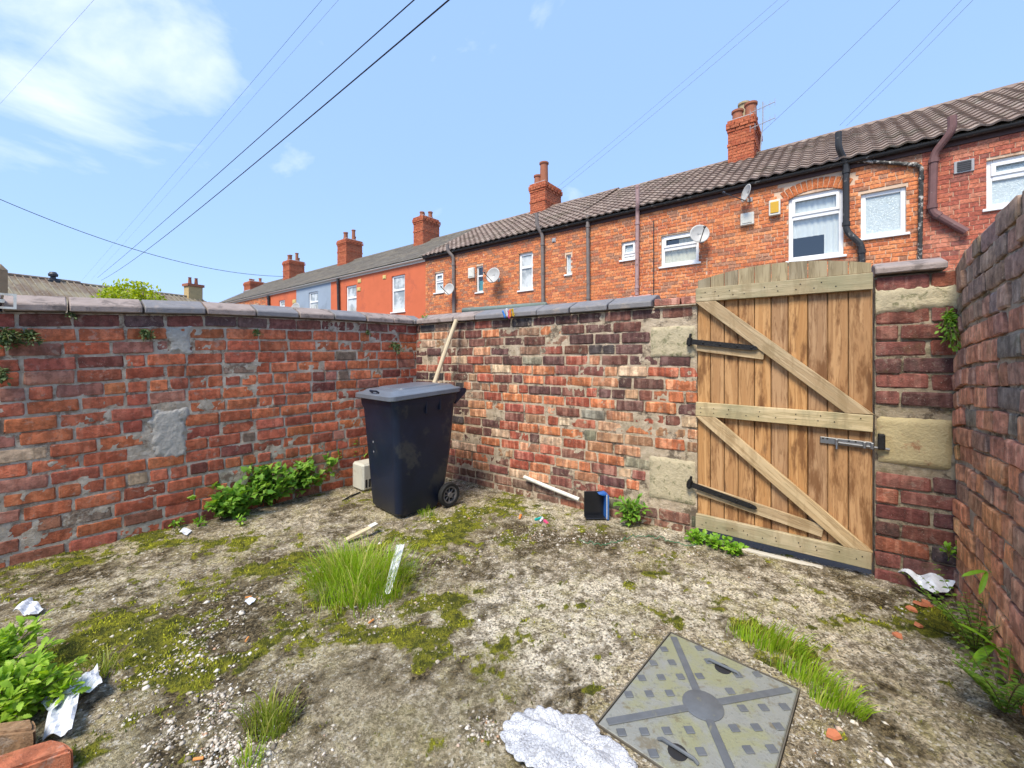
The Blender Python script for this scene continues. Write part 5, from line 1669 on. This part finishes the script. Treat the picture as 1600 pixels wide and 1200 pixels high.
def grass(label, base, seed, n, rx, ry, h, mat='grass', rot=0.0, name='grass_tuft', wild=.6, lean=Vector(), bend=.6):
    rnd = random.Random(seed)
    m = MB()
    b3 = Vector(base)
    for i in range(n):
        a, q = rnd.uniform(0, 2 * math.pi), math.sqrt(rnd.random())
        lx, ly = rx * q * math.cos(a), ry * q * math.sin(a)
        x, y = lx * math.cos(rot) - ly * math.sin(rot), lx * math.sin(rot) + ly * math.cos(rot)
        z0 = gz(b3.x + x, b3.y + y) - b3.z - .004
        if i % 9 == 0: lx, ly = lx * 1.35, ly * 1.35
        x, y = lx * math.cos(rot) - ly * math.sin(rot), lx * math.sin(rot) + ly * math.cos(rot)
        hh = h * (.22 + .9 * rnd.random() ** 1.3) * (1 - .4 * q * q)
        out = Vector((x, y, 0)) * (bend / max(rx, ry)) * .5 + Vector((rnd.uniform(-1, 1), rnd.uniform(-1, 1), 0)) * wild * .5 + lean
        p0 = Vector((x, y, z0)); w = rnd.uniform(.0010, .0024)
        p1 = p0 + Vector((0, 0, hh * .55)) + out * hh * .3
        p2 = p0 + Vector((0, 0, hh * .9)) + out * hh * .75
        p3 = p0 + Vector((0, 0, hh * .98)) + out * hh * 1.15
        sd = Vector((math.cos(a + 1.5), math.sin(a + 1.5), 0)) * w
        m.add([p0 - sd, p0 + sd, p1 + sd, p1 - sd, p2 + sd * .7, p2 - sd * .7, p3], [(0, 1, 2, 3), (3, 2, 4, 5), (5, 4, 6)])
    o = m.build(name, M[mat], fix=False, loc=base)
    return tag(o, label, 'grass', 'grass tufts in the yard')

p = og(565, 918); grass('large bright green grass tuft in the middle of the yard', p, 1, 1900, .27, .22, .23, wild=1.0, bend=.9)
p = og(1200, 1010); grass('green grass clump along the upper right edge of the manhole cover', p, 2, 420, .15, .045, .13, rot=math.atan2(MH_U.y, MH_U.x), lean=Vector((.25, -.15, 0)))
p = og(1258, 1062); grass('grass clump at the right corner of the manhole cover', p, 3, 240, .10, .04, .12, rot=math.atan2(MH_U.y, MH_U.x), lean=Vector((.3, -.1, 0)))
p = og(1305, 1105); grass('grass strands right of the manhole cover corner, nearest the bottom edge', p, 7, 260, .08, .035, .11, rot=math.atan2(MH_U.y, MH_U.x), lean=Vector((.3, -.1, 0)))
p = og(420, 1135); grass('thin yellowish grass tuft in the gravel at the bottom', p, 4, 260, .075, .06, .13, 'grass_dry', wild=.9)
p = og(388, 1195); grass('few short grass blades at the bottom edge of the gravel', p, 5, 60, .04, .03, .09, 'grass', wild=.9)
p = og(668, 805); grass('short dark grass growing against the bin beside its wheel', p, 6, 110, .07, .03, .09, 'grass', wild=.8)
p = og(160, 1050); grass('dry straw coloured grass beside the torn papers', p, 8, 130, .10, .05, .08, 'grass_dry', wild=1.4)

# weeds along the left wall
LAB = ['leafy weed nearest the bin, tallest of the row along the left wall', 'leafy weed second from the bin along the left wall', 'leafy weed in the middle of the row along the left wall', 'leafy weed second from the cement patch side along the left wall', 'leafy weed at the end of the row away from the bin']
for k, (px, py, h, sp, n) in enumerate([(548, 750, .46, .16, 38), (512, 762, .36, .20, 34), (468, 775, .36, .22, 38), (418, 789, .40, .21, 38), (364, 808, .25, .18, 26)]):
    plant(LAB[k], og(px, py), 20 + k, n, h, sp, .055, LOBED, 'leaf_mid', 14, group='weeds along the left wall', lean=Vector((.03, -.05, 0)), along=Vector((LU.x, LU.y, 0)) * .16)
for k, (px, py) in enumerate([(248, 826), (272, 826), (375, 822), (310, 823)]):
    plant(['tiny seedling under the cement patch, leftmost', 'small seedling at the wall foot right of the leftmost one', 'small seedling in front of the wall weeds', 'small seedling beside the left end of the wall weeds'][k], og(px, py), 40 + k, 6, .07, .05, .028, OVAL, 'leaf_bright', 6, group='seedlings at the wall foot')
# the bright plant at the left edge
for k, (px, py, n, h, sp) in enumerate([(15, 1140, 40, .26, .17), (-5, 1075, 40, .26, .17), (62, 1115, 22, .15, .12)]):
    plant(['bright green leafy plant at the left edge, behind the loose bricks', 'bright green leafy plant at the left edge, below the receipt', 'bright green leafy plant reaching towards the torn papers'][k], og(px, py), 60 + k, n, h, sp, .036, TOOTH, 'leaf_parsley', 22, name='leafy_plant', group='bright leafy plants at the left edge', droop=.8)
# by the tray, the gate and the right wall
plant('leafy green weed beside the blue tray', og(985, 822), 70, 16, .22, .13, .05, OVAL, 'leaf_mid', 11)
for k, (px, py) in enumerate([(1088, 848), (1118, 854), (1148, 863)]):
    plant(['low bright weed under the hinge side of the gate', 'low bright weed under the gate, middle one', 'low bright weed under the gate, nearest its centre'][k], og(px, py), 75 + k, 14, .07, .09, .034, LOBED, 'leaf_bright', 7, group='low weeds under the gate')
frond_plant('fern with toothed fronds at the foot of the right wall', og(1525, 1020), 80, 15, .25, 'leaf_fern', 1.7, .030, lean=Vector((-.35, -.1, 0)))
frond_plant('fern growing lower at the right edge of the yard', og(1570, 1120), 84, 12, .22, 'leaf_fern', 1.6, .030, lean=Vector((-.3, -.1, 0)))
def rwall(px, py, out=.0):
    r = (px - CX) / F
    u = (r * CORNER_R.y - CORNER_R.x) / (RU.x - r * RU.y)
    q = CORNER_R + RU * u + RN * out
    return Vector((q.x, q.y, H + (CY - py) / F * q.y))
STRAP = [(0, .0), (.08, .05), (.3, .075), (.6, .085), (.85, .065), (1, 0)]
def strap_plant(label, base, dirs, size, seed):
    rnd = random.Random(seed)
    root = empty('strap_fern', base, None, label, 'plant', 'ferns on the right wall')
    for d in dirs:
        m = MB(); add_leaf(m, Vector(), Vector(d), Vector((0, -.3, 1)), size * rnd.uniform(.8, 1.1), STRAP, rnd, .35)
        m.build('leaf', M['leaf_bright'], root, fix=False)
    return root
strap_plant('small bright strap leaved fern high on the foot of the right wall', rwall(1548, 893, .01), [(-.9, -.1, .12), (-.5, -.3, -.35), (.0, -.4, .15)], .12, 90)
strap_plant('bright strap leaved fern hanging over the toothed fern', rwall(1572, 1010, .03), [(-.4, -.3, .5), (-.6, -.1, -.3), (-.2, -.5, .3), (-.5, .2, .6), (-.1, -.6, -.2), (-.7, -.3, .1)], .13, 91)
plant('tiny weed in the corner at the foot of the right wall', rwall(1496, 872, .03), 92, 6, .07, .03, .03, OVAL, 'leaf_bright', 5, floor=False)
def wall_pt(o2, u, n2, out, z): q = o2 + (LU if n2 is LN else BU) * u + n2 * out; return Vector((q.x, q.y, z))
def lw(px, py, out=.02):
    q = L0 + LU * l_u(px) + LN * out
    return Vector((q.x, q.y, H + (CY - py) / F * q.y))
for k, (px, py, n, h, lf) in enumerate([(8, 512, 22, .16, .028), (45, 515, 14, .12, .026), (222, 514, 16, .09, .022), (397, 514, 10, .07, .020), (612, 534, 18, .16, .024), (571, 516, 8, .07, .018), (4, 575, 10, .12, .024), (108, 487, 6, .05, .018)]):
    plant(['dark creeping plant on the wall at the left edge under the first coping stone', 'dark creeping plant on the left wall just right of the edge one', 'dark tuft on the left wall below the blue coping stone', 'small dark tuft under the coping above the weeds', 'creeping plant high in the corner where the two walls meet', 'tiny tuft under the coping near the corner', 'dark creeper low at the left edge of the wall', 'tiny tuft in the coping joint at the left'][k],
          lw(px, py), 100 + k, n, h, h * .5, lf, OVAL, 'leaf_dark', 12, up=Vector((LN.x * .4, LN.y * .4, -.6)), lean=Vector((LU.x, LU.y, 0)) * .02, name='wall_plant', group='plants growing on the walls', floor=False)
q = CORNER_R - BU * .03 + BN * .03
plant('small leaved plant hanging in the right corner beside the gate pier', (q.x, q.y, H + (CY - 480) / F * q.y), 120, 26, .20, .05, .024, OVAL, 'leaf_mid', 12, up=Vector((-.2, -.35, -.95)), name='wall_plant', group='plants growing on the walls', floor=False)
q = CORNER_L + BU * .12 + BN * (-.05)
plant('green moss like tuft on top of the wall corner behind the pole', (q.x, q.y, 1.655), 121, 14, .07, .12, .024, OVAL, 'leaf_fern', 6, name='wall_plant', group='plants growing on the walls', floor=False)

# ------------------------------------------------------------------ moss and gravel: real bits on the concrete
rs = np.random.RandomState(5)
def scatter(n, dens):
    """random ground points kept with probability dens"""
    X = rs.uniform(gx[0], gx[-1], n * 6); Y = rs.uniform(.95, gy[-1], n * 6)
    ok = inside(X, Y, B0, BN, .0) & inside(X, Y, L0, LN, .0) & inside(X, Y, CORNER_R, RN, .0) & (np.abs(X / Y) < 1.4)
    X, Y = X[ok], Y[ok]
    i = np.clip(np.round((X - gx[0]) / STEP).astype(int), 0, len(gx) - 1); j = np.clip(np.round((Y - gy[0]) / STEP).astype(int), 0, len(gy) - 1)
    k = i * len(gy) + j
    p = dens(k, X, Y)
    ok = (rs.rand(len(X)) < p) & (g_md[k] > .01)
    return X[ok][:n], Y[ok][:n], g_z[k[ok]][:n]
def bulk(name, verts, faces_per, nverts, mat, label, cat):
    n = len(verts)
    base = (np.arange(n) * nverts)[:, None, None]
    fc = (np.asarray(faces_per)[None] + base).reshape(-1, np.asarray(faces_per).shape[1])
    k = fc.shape[1]
    me = bpy.data.meshes.new(name)
    V = verts.reshape(-1, 3)
    me.vertices.add(len(V)); me.vertices.foreach_set('co', V.astype(np.float32).ravel())
    me.loops.add(fc.size); me.loops.foreach_set('vertex_index', fc.ravel().astype(np.int32))
    me.polygons.add(len(fc)); me.polygons.foreach_set('loop_start', np.arange(0, fc.size, k, dtype=np.int32)); me.polygons.foreach_set('loop_total', np.full(len(fc), k, np.int32))
    me.update(calc_edges=True); me.materials.append(mat)
    o = link(name, me, kind='stuff'); tag(o, label, cat)
    return o
t = NT('gravel')
rv = t.n('ShaderNodeNewGeometry').outputs['Random Per Island']
M['gravel'] = t.done(t.bsdf(t.ramp(rv, [(0, (.16, .13, .10)), (.3, (.34, .29, .22)), (.6, (.50, .45, .37)), (.88, (.68, .63, .55)), (1, (.42, .22, .11))]), .8, spec=.3))
X, Y, Z = scatter(30000, lambda k, X, Y: np.clip(.02 + g_grav[k] ** 1.6 * .9, 0, 1) * np.clip(1 - g_smooth[k] * .9, .04, 1) * np.clip((fbm(X, Y, 7, 4, 301, .6) - .40 + .12 * (g_grav[k] > .75)) * 4.5, .03, 1))
extra = []
for (px, py, rx, ry, m_) in ((300, 1120, 95, 50, 1250), (370, 1175, 120, 34, 900), (250, 1060, 70, 35, 300), (860, 840, 60, 10, 500), (760, 1140, 30, 30, 250), (1300, 1150, 40, 30, 400)):
    c = G(px, py)
    xe, ye = rs.normal(c.x, rx * c.y / F * .6, m_), rs.normal(c.y, c.y * c.y * ry / (F * H) * .6, m_)
    ok = (fbm(xe, ye, 9, 3, 311, .6) > .44) & (mh_dist(xe, ye) > .01) & (ye > .9)
    xe, ye = xe[ok], ye[ok]
    X, Y, Z = np.append(X, xe), np.append(Y, ye), np.append(Z, [gz(a_, b_) for a_, b_ in zip(xe, ye)])
n = len(X)
octa = np.array([(1, 0, 0), (-1, 0, 0), (0, 1, 0), (0, -1, 0), (0, 0, 1), (0, 0, -1), (.6, .6, .3), (-.6, .55, .35), (-.55, -.6, .3), (.6, -.55, .35)], float)[:6]
sz = rs.gamma(1.7, .0017, n) + .0012
sz = np.minimum(sz, .014)
V = octa[None] * (1 + rs.uniform(-.3, .3, (n, 6, 3))) * sz[:, None, None] * np.stack([rs.uniform(.8, 1.5, n), rs.uniform(.7, 1.2, n), rs.uniform(.5, .8, n)], 1)[:, None]
an = rs.uniform(0, 6.28, n); ca, sa = np.cos(an)[:, None], np.sin(an)[:, None]
V = np.stack([V[..., 0] * ca - V[..., 1] * sa, V[..., 0] * sa + V[..., 1] * ca, V[..., 2]], 2)
V += np.stack([X, Y, Z + sz * .05], 1)[:, None]
bulk('gravel_bits', V, [(0, 2, 4), (2, 1, 4), (1, 3, 4), (3, 0, 4), (2, 0, 5), (1, 2, 5), (3, 1, 5), (0, 3, 5)], 6, M['gravel'], 'pale gravel and chippings scattered over the concrete', 'gravel')
t = NT('moss')
rv = t.n('ShaderNodeNewGeometry').outputs['Random Per Island']
ca = t.ramp(rv, [(0, (.035, .045, .010)), (.6, (.095, .105, .014)), (1, (.17, .16, .03))])
cb = t.ramp(rv, [(0, (.10, .12, .010)), (.6, (.24, .25, .015)), (1, (.42, .40, .035))])
M['moss'] = t.done(t.bsdf(t.mix(t.step(t.noise(7, 4, .6), .46, .58), ca, cb), .8, spec=.15))
X, Y, Z = scatter(60000, lambda k, X, Y: np.clip((g_moss[k] - .12) * 1.3, 0, 1) * np.clip((fbm(X, Y, 22, 3, 401, .6) - .32) * 4, .05, 1))
n = len(X)
hgt = rs.uniform(.004, .013, n); an = rs.uniform(0, 6.28, n); wd = rs.uniform(.002, .0045, n)
V = np.zeros((n, 4, 3))
for q in range(3):
    V[:, q, 0] = np.cos(an + q * 2.09) * wd; V[:, q, 1] = np.sin(an + q * 2.09) * wd
V[:, 3, 2] = hgt; V[:, 3, 0] = rs.uniform(-.005, .005, n); V[:, 3, 1] = rs.uniform(-.005, .005, n)
V += np.stack([X, Y, Z - .001], 1)[:, None]
bulk('moss_carpet', V, [(0, 1, 3), (1, 2, 3), (2, 0, 3)], 4, M['moss'], 'green and yellow moss patches on the concrete', 'moss')

# ------------------------------------------------------------------ things fixed to the houses behind
def on_facade(px, py, out=.0):
    s = fs(px); q = T0 + TD * s - TN * out
    return Vector((q.x, q.y, fz(px, py)))
def dish(px, py, w_px, label, yaw=0.0, tilt=0.0, flatten=1.0):
    p = on_facade(px, py, .28)
    r = w_px / 2 * p.y / F
    root = empty('satellite_dish', on_facade(px, py, 0), TFRAME, label, 'satellite dish', 'satellite dishes on the terrace')
    prof = [(r * f, -.30 + .28 * r * (f * f) * -1) for f in (.02, .3, .6, .85, 1.0)]
    m = MB()
    n = 24; vs, fc = [], []
    for (rr, h) in prof:
        for k in range(n):
            a = 2 * math.pi * k / n
            vs.append((rr * math.cos(a), h + .3, rr * math.sin(a) * 1.05))
    for i in range(len(prof) - 1):
        for k in range(n): fc.append((i * n + k, i * n + (k + 1) % n, (i + 1) * n + (k + 1) % n, (i + 1) * n + k))
    fc.append(tuple(range(n)))
    ref = m.add(vs, fc).build('reflector', M['dish'], root, smooth=True, fix=False, loc=(0, -.26, 0), rot=(R(tilt), 0, R(yaw)))
    md = ref.modifiers.new('thickness', 'SOLIDIFY'); md.thickness = .008
    MB().tube([(0, 0, -r * .95), (0, -.34 - r, -r * .55)], .011, 6).tube([(-.012, -.34 - r, -r * .55 + .0), (.012, -.34 - r, -r * .45)], .03, 8).build('feed_arm', M['metal_dark'], ref)
    MB().tube([(0, 0, -r * .35), (0, -.13, -r * .3), (0, -.22, 0)], .02, 8).box(-.05, .05, -.025, -.002, -r * .6, -r * .1).build('bracket', M['lead'], root)
    return root
dish(1097, 371, 29, 'round satellite dish at the right corner of the beige curtained window', 25, -12)
dish(1172, 308, 26, 'satellite dish seen side on under the gutter, above the white box', -52, -12)
dish(780, 433, 24, 'satellite dish right of the window with teal blind', 10, -12)
dish(711, 454, 18, 'satellite dish in front of the grey soil pipe next to the orange house', 15, -12)
dish(471, 483, 17, 'satellite dish on the blue grey house', 20, -12)
M['yellow_box'] = plain('yellow_plastic', (.62, .36, .03), .5, var=.08)
def facade_box(name, px0, px1, py0, py1, mat, label, cat, lid=None, dep=.10):
    xm, ym = (px0 + px1) / 2, (py0 + py1) / 2
    root = empty(name, on_facade(xm, ym), TFRAME, label, cat)
    w = fs(px1) - fs(px0); h = fz(xm, py0) - fz(xm, py1)
    MB().box(-w / 2, w / 2, -dep, -.013, -h / 2, h / 2, .012).build('casing', M[mat], root)
    MB().box(-w * .36, w * .36, -dep - .012, -dep + .002, -h * .36, h * .36, .008).build('cover', M[lid or mat], root)
    return root
facade_box('alarm_box', 1202, 1220, 314, 338, 'white_plastic', 'yellow alarm box on the brick wall left of the wide window', 'alarm box', 'yellow_box')
facade_box('junction_box', 1158, 1179, 334, 353, 'white_plastic', 'square off white box on the wall under the side on dish', 'box')
facade_box('vent_box', 734, 743, 419, 435, 'white_plastic', 'white vent box left of the window with teal blind', 'vent')
facade_box('wall_vent', 863, 869, 372, 379, 'lead', 'small grey vent near the eaves between two downpipes', 'vent', dep=.03)
M['yellow_plate'] = plain('yellow_plate', (.62, .47, .18), .7)
for k, (px, py) in enumerate([(601, 433), (562, 439), (561, 452), (460, 471)]):
    facade_box('wall_plate', px - 2.6, px + 2.6, py - 3, py + 3, 'yellow_plate', ['small yellow plate near the eaves left of the orange house window', 'small yellow plate high beside the second orange house window', 'small yellow plate lower beside the second orange house window', 'small yellow plate on the orange house beyond the blue grey one'][k], 'plate', dep=.02)
# aerial on the tall chimney
ab = Vector((*(T0 + TD * fs(1188, CB) + TN * CB), fz(1188, 235, CB)))
aer = empty('tv_aerial', ab, None, 'thin television aerial on the right side of the tall chimney', 'aerial')
m = MB().tube([(0, 0, 0), (.04, -.05, .75), (.04, -.05, 1.3)], .014, 6); m.build('mast', M['lead'], aer)
for z, ln in ((1.15, .5), (.72, .42)):
    m = MB().tube([(-.25, .05, z - .1), (.30, -.16, z + .08)], .010, 6)
    for q in range(6):
        f = q / 5; c = Vector((-.25, .05, z - .1)).lerp(Vector((.30, -.16, z + .08)), f)
        m.tube([c + Vector((0, 0, -.09)), c + Vector((0, 0, .09))], .006, 5)
    m.build('boom', M['lead'], aer)
# low lean-to roof behind the back wall
M['green_roof'] = plain('green_felt', (.16, .20, .175), .8, var=.15, dirt=(.28, .26, .2))
la = ray(738, 486, 7.6); lb = ray(852, 489, 6.6)
dd = (Vector((lb.x, lb.y, 0)) - Vector((la.x, la.y, 0))); LL = dd.length; dd.normalize()
sh = empty('lean_to_shed', (la.x, la.y, 0), frame(dd, Vector((-dd.y * -1, -dd.x)) * 1), 'low shed with grey green roof showing just above the back wall', 'shed')
MB().box(0, LL, .0, 1.2, -.05, la.z - .12).build('wall', M['hmortar'], sh)
rf = MB().prism([(-.1, la.z - .12), (LL + .1, la.z - .12), (LL + .1, la.z - .02), (-.1, la.z + .02)], -.12, 1.3).build('roof', M['green_roof'], sh)
MB().tube([(-.1, -.13, la.z - .0), (LL + .1, -.13, la.z - .04)], .05, 8).build('edge_roll', M['green_roof'], rf, smooth=True)

# ------------------------------------------------------------------ houses, bush and post beyond the left wall
M['far_tile'] = None
t = NT('far_roof_sheet')
c = t.mix(t.step(t.noise(.7, 6, .6), .4, .62), (.25, .22, .16), (.17, .13, .10))
c = t.mix(t.math('MULTIPLY', t.step(t.noise(4, 4, .6), .56, .66), .5), c, (.32, .29, .23))
M['far_tile'] = t.done(t.bsdf(c, .9, spec=.15))
M['buff_brick'] = plain('buff_brick', (.50, .36, .17), .9, var=.15, vscale=6, dirt=(.30, .21, .11))
FD = Vector((.441, .897)).normalized()
FN = Vector((FD.y, -FD.x))                      # towards the yard
F0 = Vector(((2 - CX) / F * 24.6, 24.6))
def far_house(u0, u1, label, zr, mat, ribs=True, hip=False):
    root = empty('far_house', (F0.x + FD.x * u0, F0.y + FD.y * u0, 0), frame(FD, FN), label, 'house', 'houses beyond the left wall')
    Wd = u1 - u0
    MB().box(0, Wd, -4.0, 4.0, -.05, zr - 2.3).build('wall', M['buff_brick'], root)
    e = 3.0 if hip else 0
    rf = MB().add([(0, -4.3, zr - 2.5), (Wd, -4.3, zr - 2.5), (Wd - e, 0, zr), (0, 0, zr), (Wd, 4.3, zr - 2.5), (0, 4.3, zr - 2.5)], [(0, 1, 2, 3), (3, 2, 4, 5), (0, 3, 5), (1, 4, 2)]).build('roof', M['far_tile'], root, fix=False)
    m = MB(); x = .1
    while x < Wd - .2:
        top = 1.0 if x < Wd - e else max(0.0, (Wd - x) / max(e, .01))
        m.tube([(x, -4.3, zr - 2.46), (x, -4.3 * (1 - top), zr - 2.5 + 2.5 * top + .04)], .05, 5); x += .32 if ribs else .5
    m.build('roof_rolls', M['far_tile'], rf)['kind'] = 'stuff'
    MB().tube([(0, 0, zr + .02), (Wd - e, 0, zr + .02)], .10, 8).build('ridge_cap', M['far_tile'], rf)
    return root, rf
fa, fra = far_house(-14, 3.4, 'far house with ribbed grey beige roof beyond the left wall at the picture edge', 6.24, 'far_tile')
fb, frb = far_house(3.45, 13.5, 'far house with brown roof and buff chimney behind the lime green bush', 6.16, 'far_tile', hip=True)
def f_at(px, py, zr=None):
    r = (px - CX) / F
    u = (r * F0.y - F0.x) / (FD.x - r * FD.y)
    return u, H + (CY - py) / F * (F0.y + FD.y * u)
u, z = f_at(301, 446)
cc = MB().box(u - 3.45 - .45, u - 3.45 + .55, -.35, .35, 5.5, z).build('chimney', M['buff_brick'], frb)
MB().box(u - 3.45 - .55, u - 3.45 + .65, -.43, .43, z - .12, z + .08).build('chimney_cap', M['pot'], cc)
for dx in (-.2, .25): MB().lathe([(.13, 0), (.10, .5), (.13, .55)], 10, (u - 3.45 + dx, 0, z + .06)).build('chimney_pot', M['pot'], cc, smooth='auto')
u, z = f_at(82, 440)
vc = MB().lathe([(.16, -.6), (.13, .3), (.22, .32), (.24, .45), (.14, .6)], 10, (u + 14, -.1, z)).build('vent_cowl', M['metal_dark'], fra, smooth='auto')
MB().box(u + 14 - .3, u + 14 + .3, -.3, .2, z - .15, z + .15, .08).build('cowl_base', M['metal_dark'], vc)
# lime bush: leaf clumps on limbs
bb = Vector(((205 - CX) / F * 7.2, 7.2, 0))
bush = empty('garden_bush', bb, None, 'lime green bush showing over the left wall', 'bush')
rnd = random.Random(17)
mt_, ml = MB(), MB()
for k in range(16):
    a = rnd.uniform(0, 6.28); q = rnd.uniform(.2, 1)
    tip = Vector((math.cos(a) * .62 * q, math.sin(a) * .5 * q, 2.48 - .42 * q * q + rnd.uniform(-.1, .05)))
    mt_.tube([(0, 0, 0), (tip.x * .2, tip.y * .2, 1.1), (tip.x * .7, tip.y * .7, 1.9), tip], [.035, .025, .015, .005], 6)
for k in range(8000):
    a = rnd.uniform(0, 6.28); q = math.sqrt(rnd.random()); zf = rnd.random()
    lump = 1 + .22 * math.sin(a * 5 + 1) + .12 * math.sin(a * 11)
    x, y = math.cos(a) * .68 * q * lump, math.sin(a) * .55 * q * lump
    z = 1.75 + zf * (2.56 - .52 * (x * x / .46 + y * y / .3) - 1.75) + rnd.uniform(-.05, .05)
    add_leaf(ml, Vector((x, y, z)), rv3(rnd) + Vector((x, y, .4)), Vector((0, 0, 1)) + rv3(rnd, .8), rnd.uniform(.035, .07), OVAL, rnd)
for k in range(40):
    x = rnd.uniform(-.5, .55)
    add_leaf(ml, Vector((x, rnd.uniform(-.2, .2), 2.5 - .6 * x * x + rnd.uniform(-.02, .07))), Vector((rnd.uniform(-.4, .4), 0, 1)), Vector((0, -1, .2)), .07, OVAL, rnd)
mt_.build('trunk', M['stem'], bush, smooth=True)
ml.build('crown', M['leaf_lime'], bush, fix=False)
M['post'] = plain('weathered_post', (.33, .24, .14), .85, var=.2, vscale=12, bump=.3)
pp = ray(1, 412, 3.9)
post = MB().box(-.035, .03, -.035, .035, -.05, pp.z - .06, .004).add([(-.035, -.035, pp.z - .06), (.03, -.035, pp.z - .06), (.03, .035, pp.z - .06), (-.035, .035, pp.z - .06), (0, 0, pp.z)], [(0, 1, 4), (1, 2, 4), (2, 3, 4), (3, 0, 4)]).build('wooden_post', M['post'], loc=(pp.x, pp.y, 0))
tag(post, 'weathered wooden post behind the left wall at the picture edge', 'post')
q = lw(4, 470, .07)
br = MB()
for bx_ in ((-.05, .055, -.006, .006, -.045, -.033), (-.05, .055, -.006, .006, .033, .045), (.043, .055, -.006, .006, -.033, .033), (-.05, -.038, -.006, .006, -.033, .033)):
    br.box(*bx_)
br.box(-.01, .01, .0, .06, -.01, .01)
o = br.build('wall_bracket', M['white_plastic']); o.matrix_world = Matrix.Translation(q) @ frame(LU, LN).to_4x4()
tag(o, 'small white square bracket fixed under the coping at the left edge', 'bracket')

# ------------------------------------------------------------------ overhead cables
M['cable'] = plain('black_cable', (.012, .014, .02), .6)
M['cable_pale'] = plain('pale_cable', (.22, .24, .27), .6)
def cable(a, b, sag, r, label, mat='cable', n=40):
    pts = []
    for k in range(n + 1):
        f = k / n
        p = a.lerp(b, f); p.z -= sag * 4 * f * (1 - f)
        pts.append(p)
    o = MB().tube(pts, r, 6).build('overhead_cable', M[mat], smooth=True)
    return tag(o, label, 'cable', 'overhead cables')
end = ray(158, 438, 46)
def thru(px, py, Y, extra=1.35):
    """a near point, extended past the frame's top edge"""
    p = ray(px, py, Y); return end + (p - end) * extra
near = ray(690, 0, 6.6); cable(end + (near - end) * 1.06, end, .45, .013, 'thick black cable crossing the sky, lower of the close pair')
near = ray(648, 0, 7.2); cable(end + (near - end) * 1.06, end + Vector((-.4, 0, .3)), .12, .011, 'black cable crossing the sky, upper of the close pair')
cable(ray(-60, 285, 14), ray(445, 432, 24), .75, .012, 'sagging dark cable running from the left edge towards the far chimney')
e2 = ray(330, 210, 40)
cable(ray(508, -6, 12), ray(128, 438, 48), .05, .0045, 'thin dark cable left of the close pair, upper one')
cable(ray(534, -6, 13), ray(142, 438, 48), .05, .004, 'faint cable left of the close pair, lower one', 'cable_pale')
cable(ray(152, -6, 12), ray(-80, 250, 22), .02, .003, 'short faint cable at the top of the cloud', 'cable_pale')
cable(ray(1222, -6, 10), ray(866, 296, 16.5), .06, .0035, 'pale wire right of centre, upper one of the left pair', 'cable_pale')
cable(ray(1240, -6, 10), ray(874, 298, 16.5), .06, .004, 'pale wire right of centre, lower one of the left pair', 'cable_pale')
cable(ray(1412, -6, 9), ray(1191, 206, 13), .04, .0045, 'single pale wire ending above the tall chimney aerial', 'cable_pale')
cable(ray(1508, -6, 8), ray(1312, 196, 11.5), .03, .0035, 'pale wire at upper right, upper one of the right pair', 'cable_pale')
cable(ray(1526, -6, 8), ray(1322, 197, 11.5), .03, .0035, 'pale wire at upper right, lower one of the right pair', 'cable_pale')
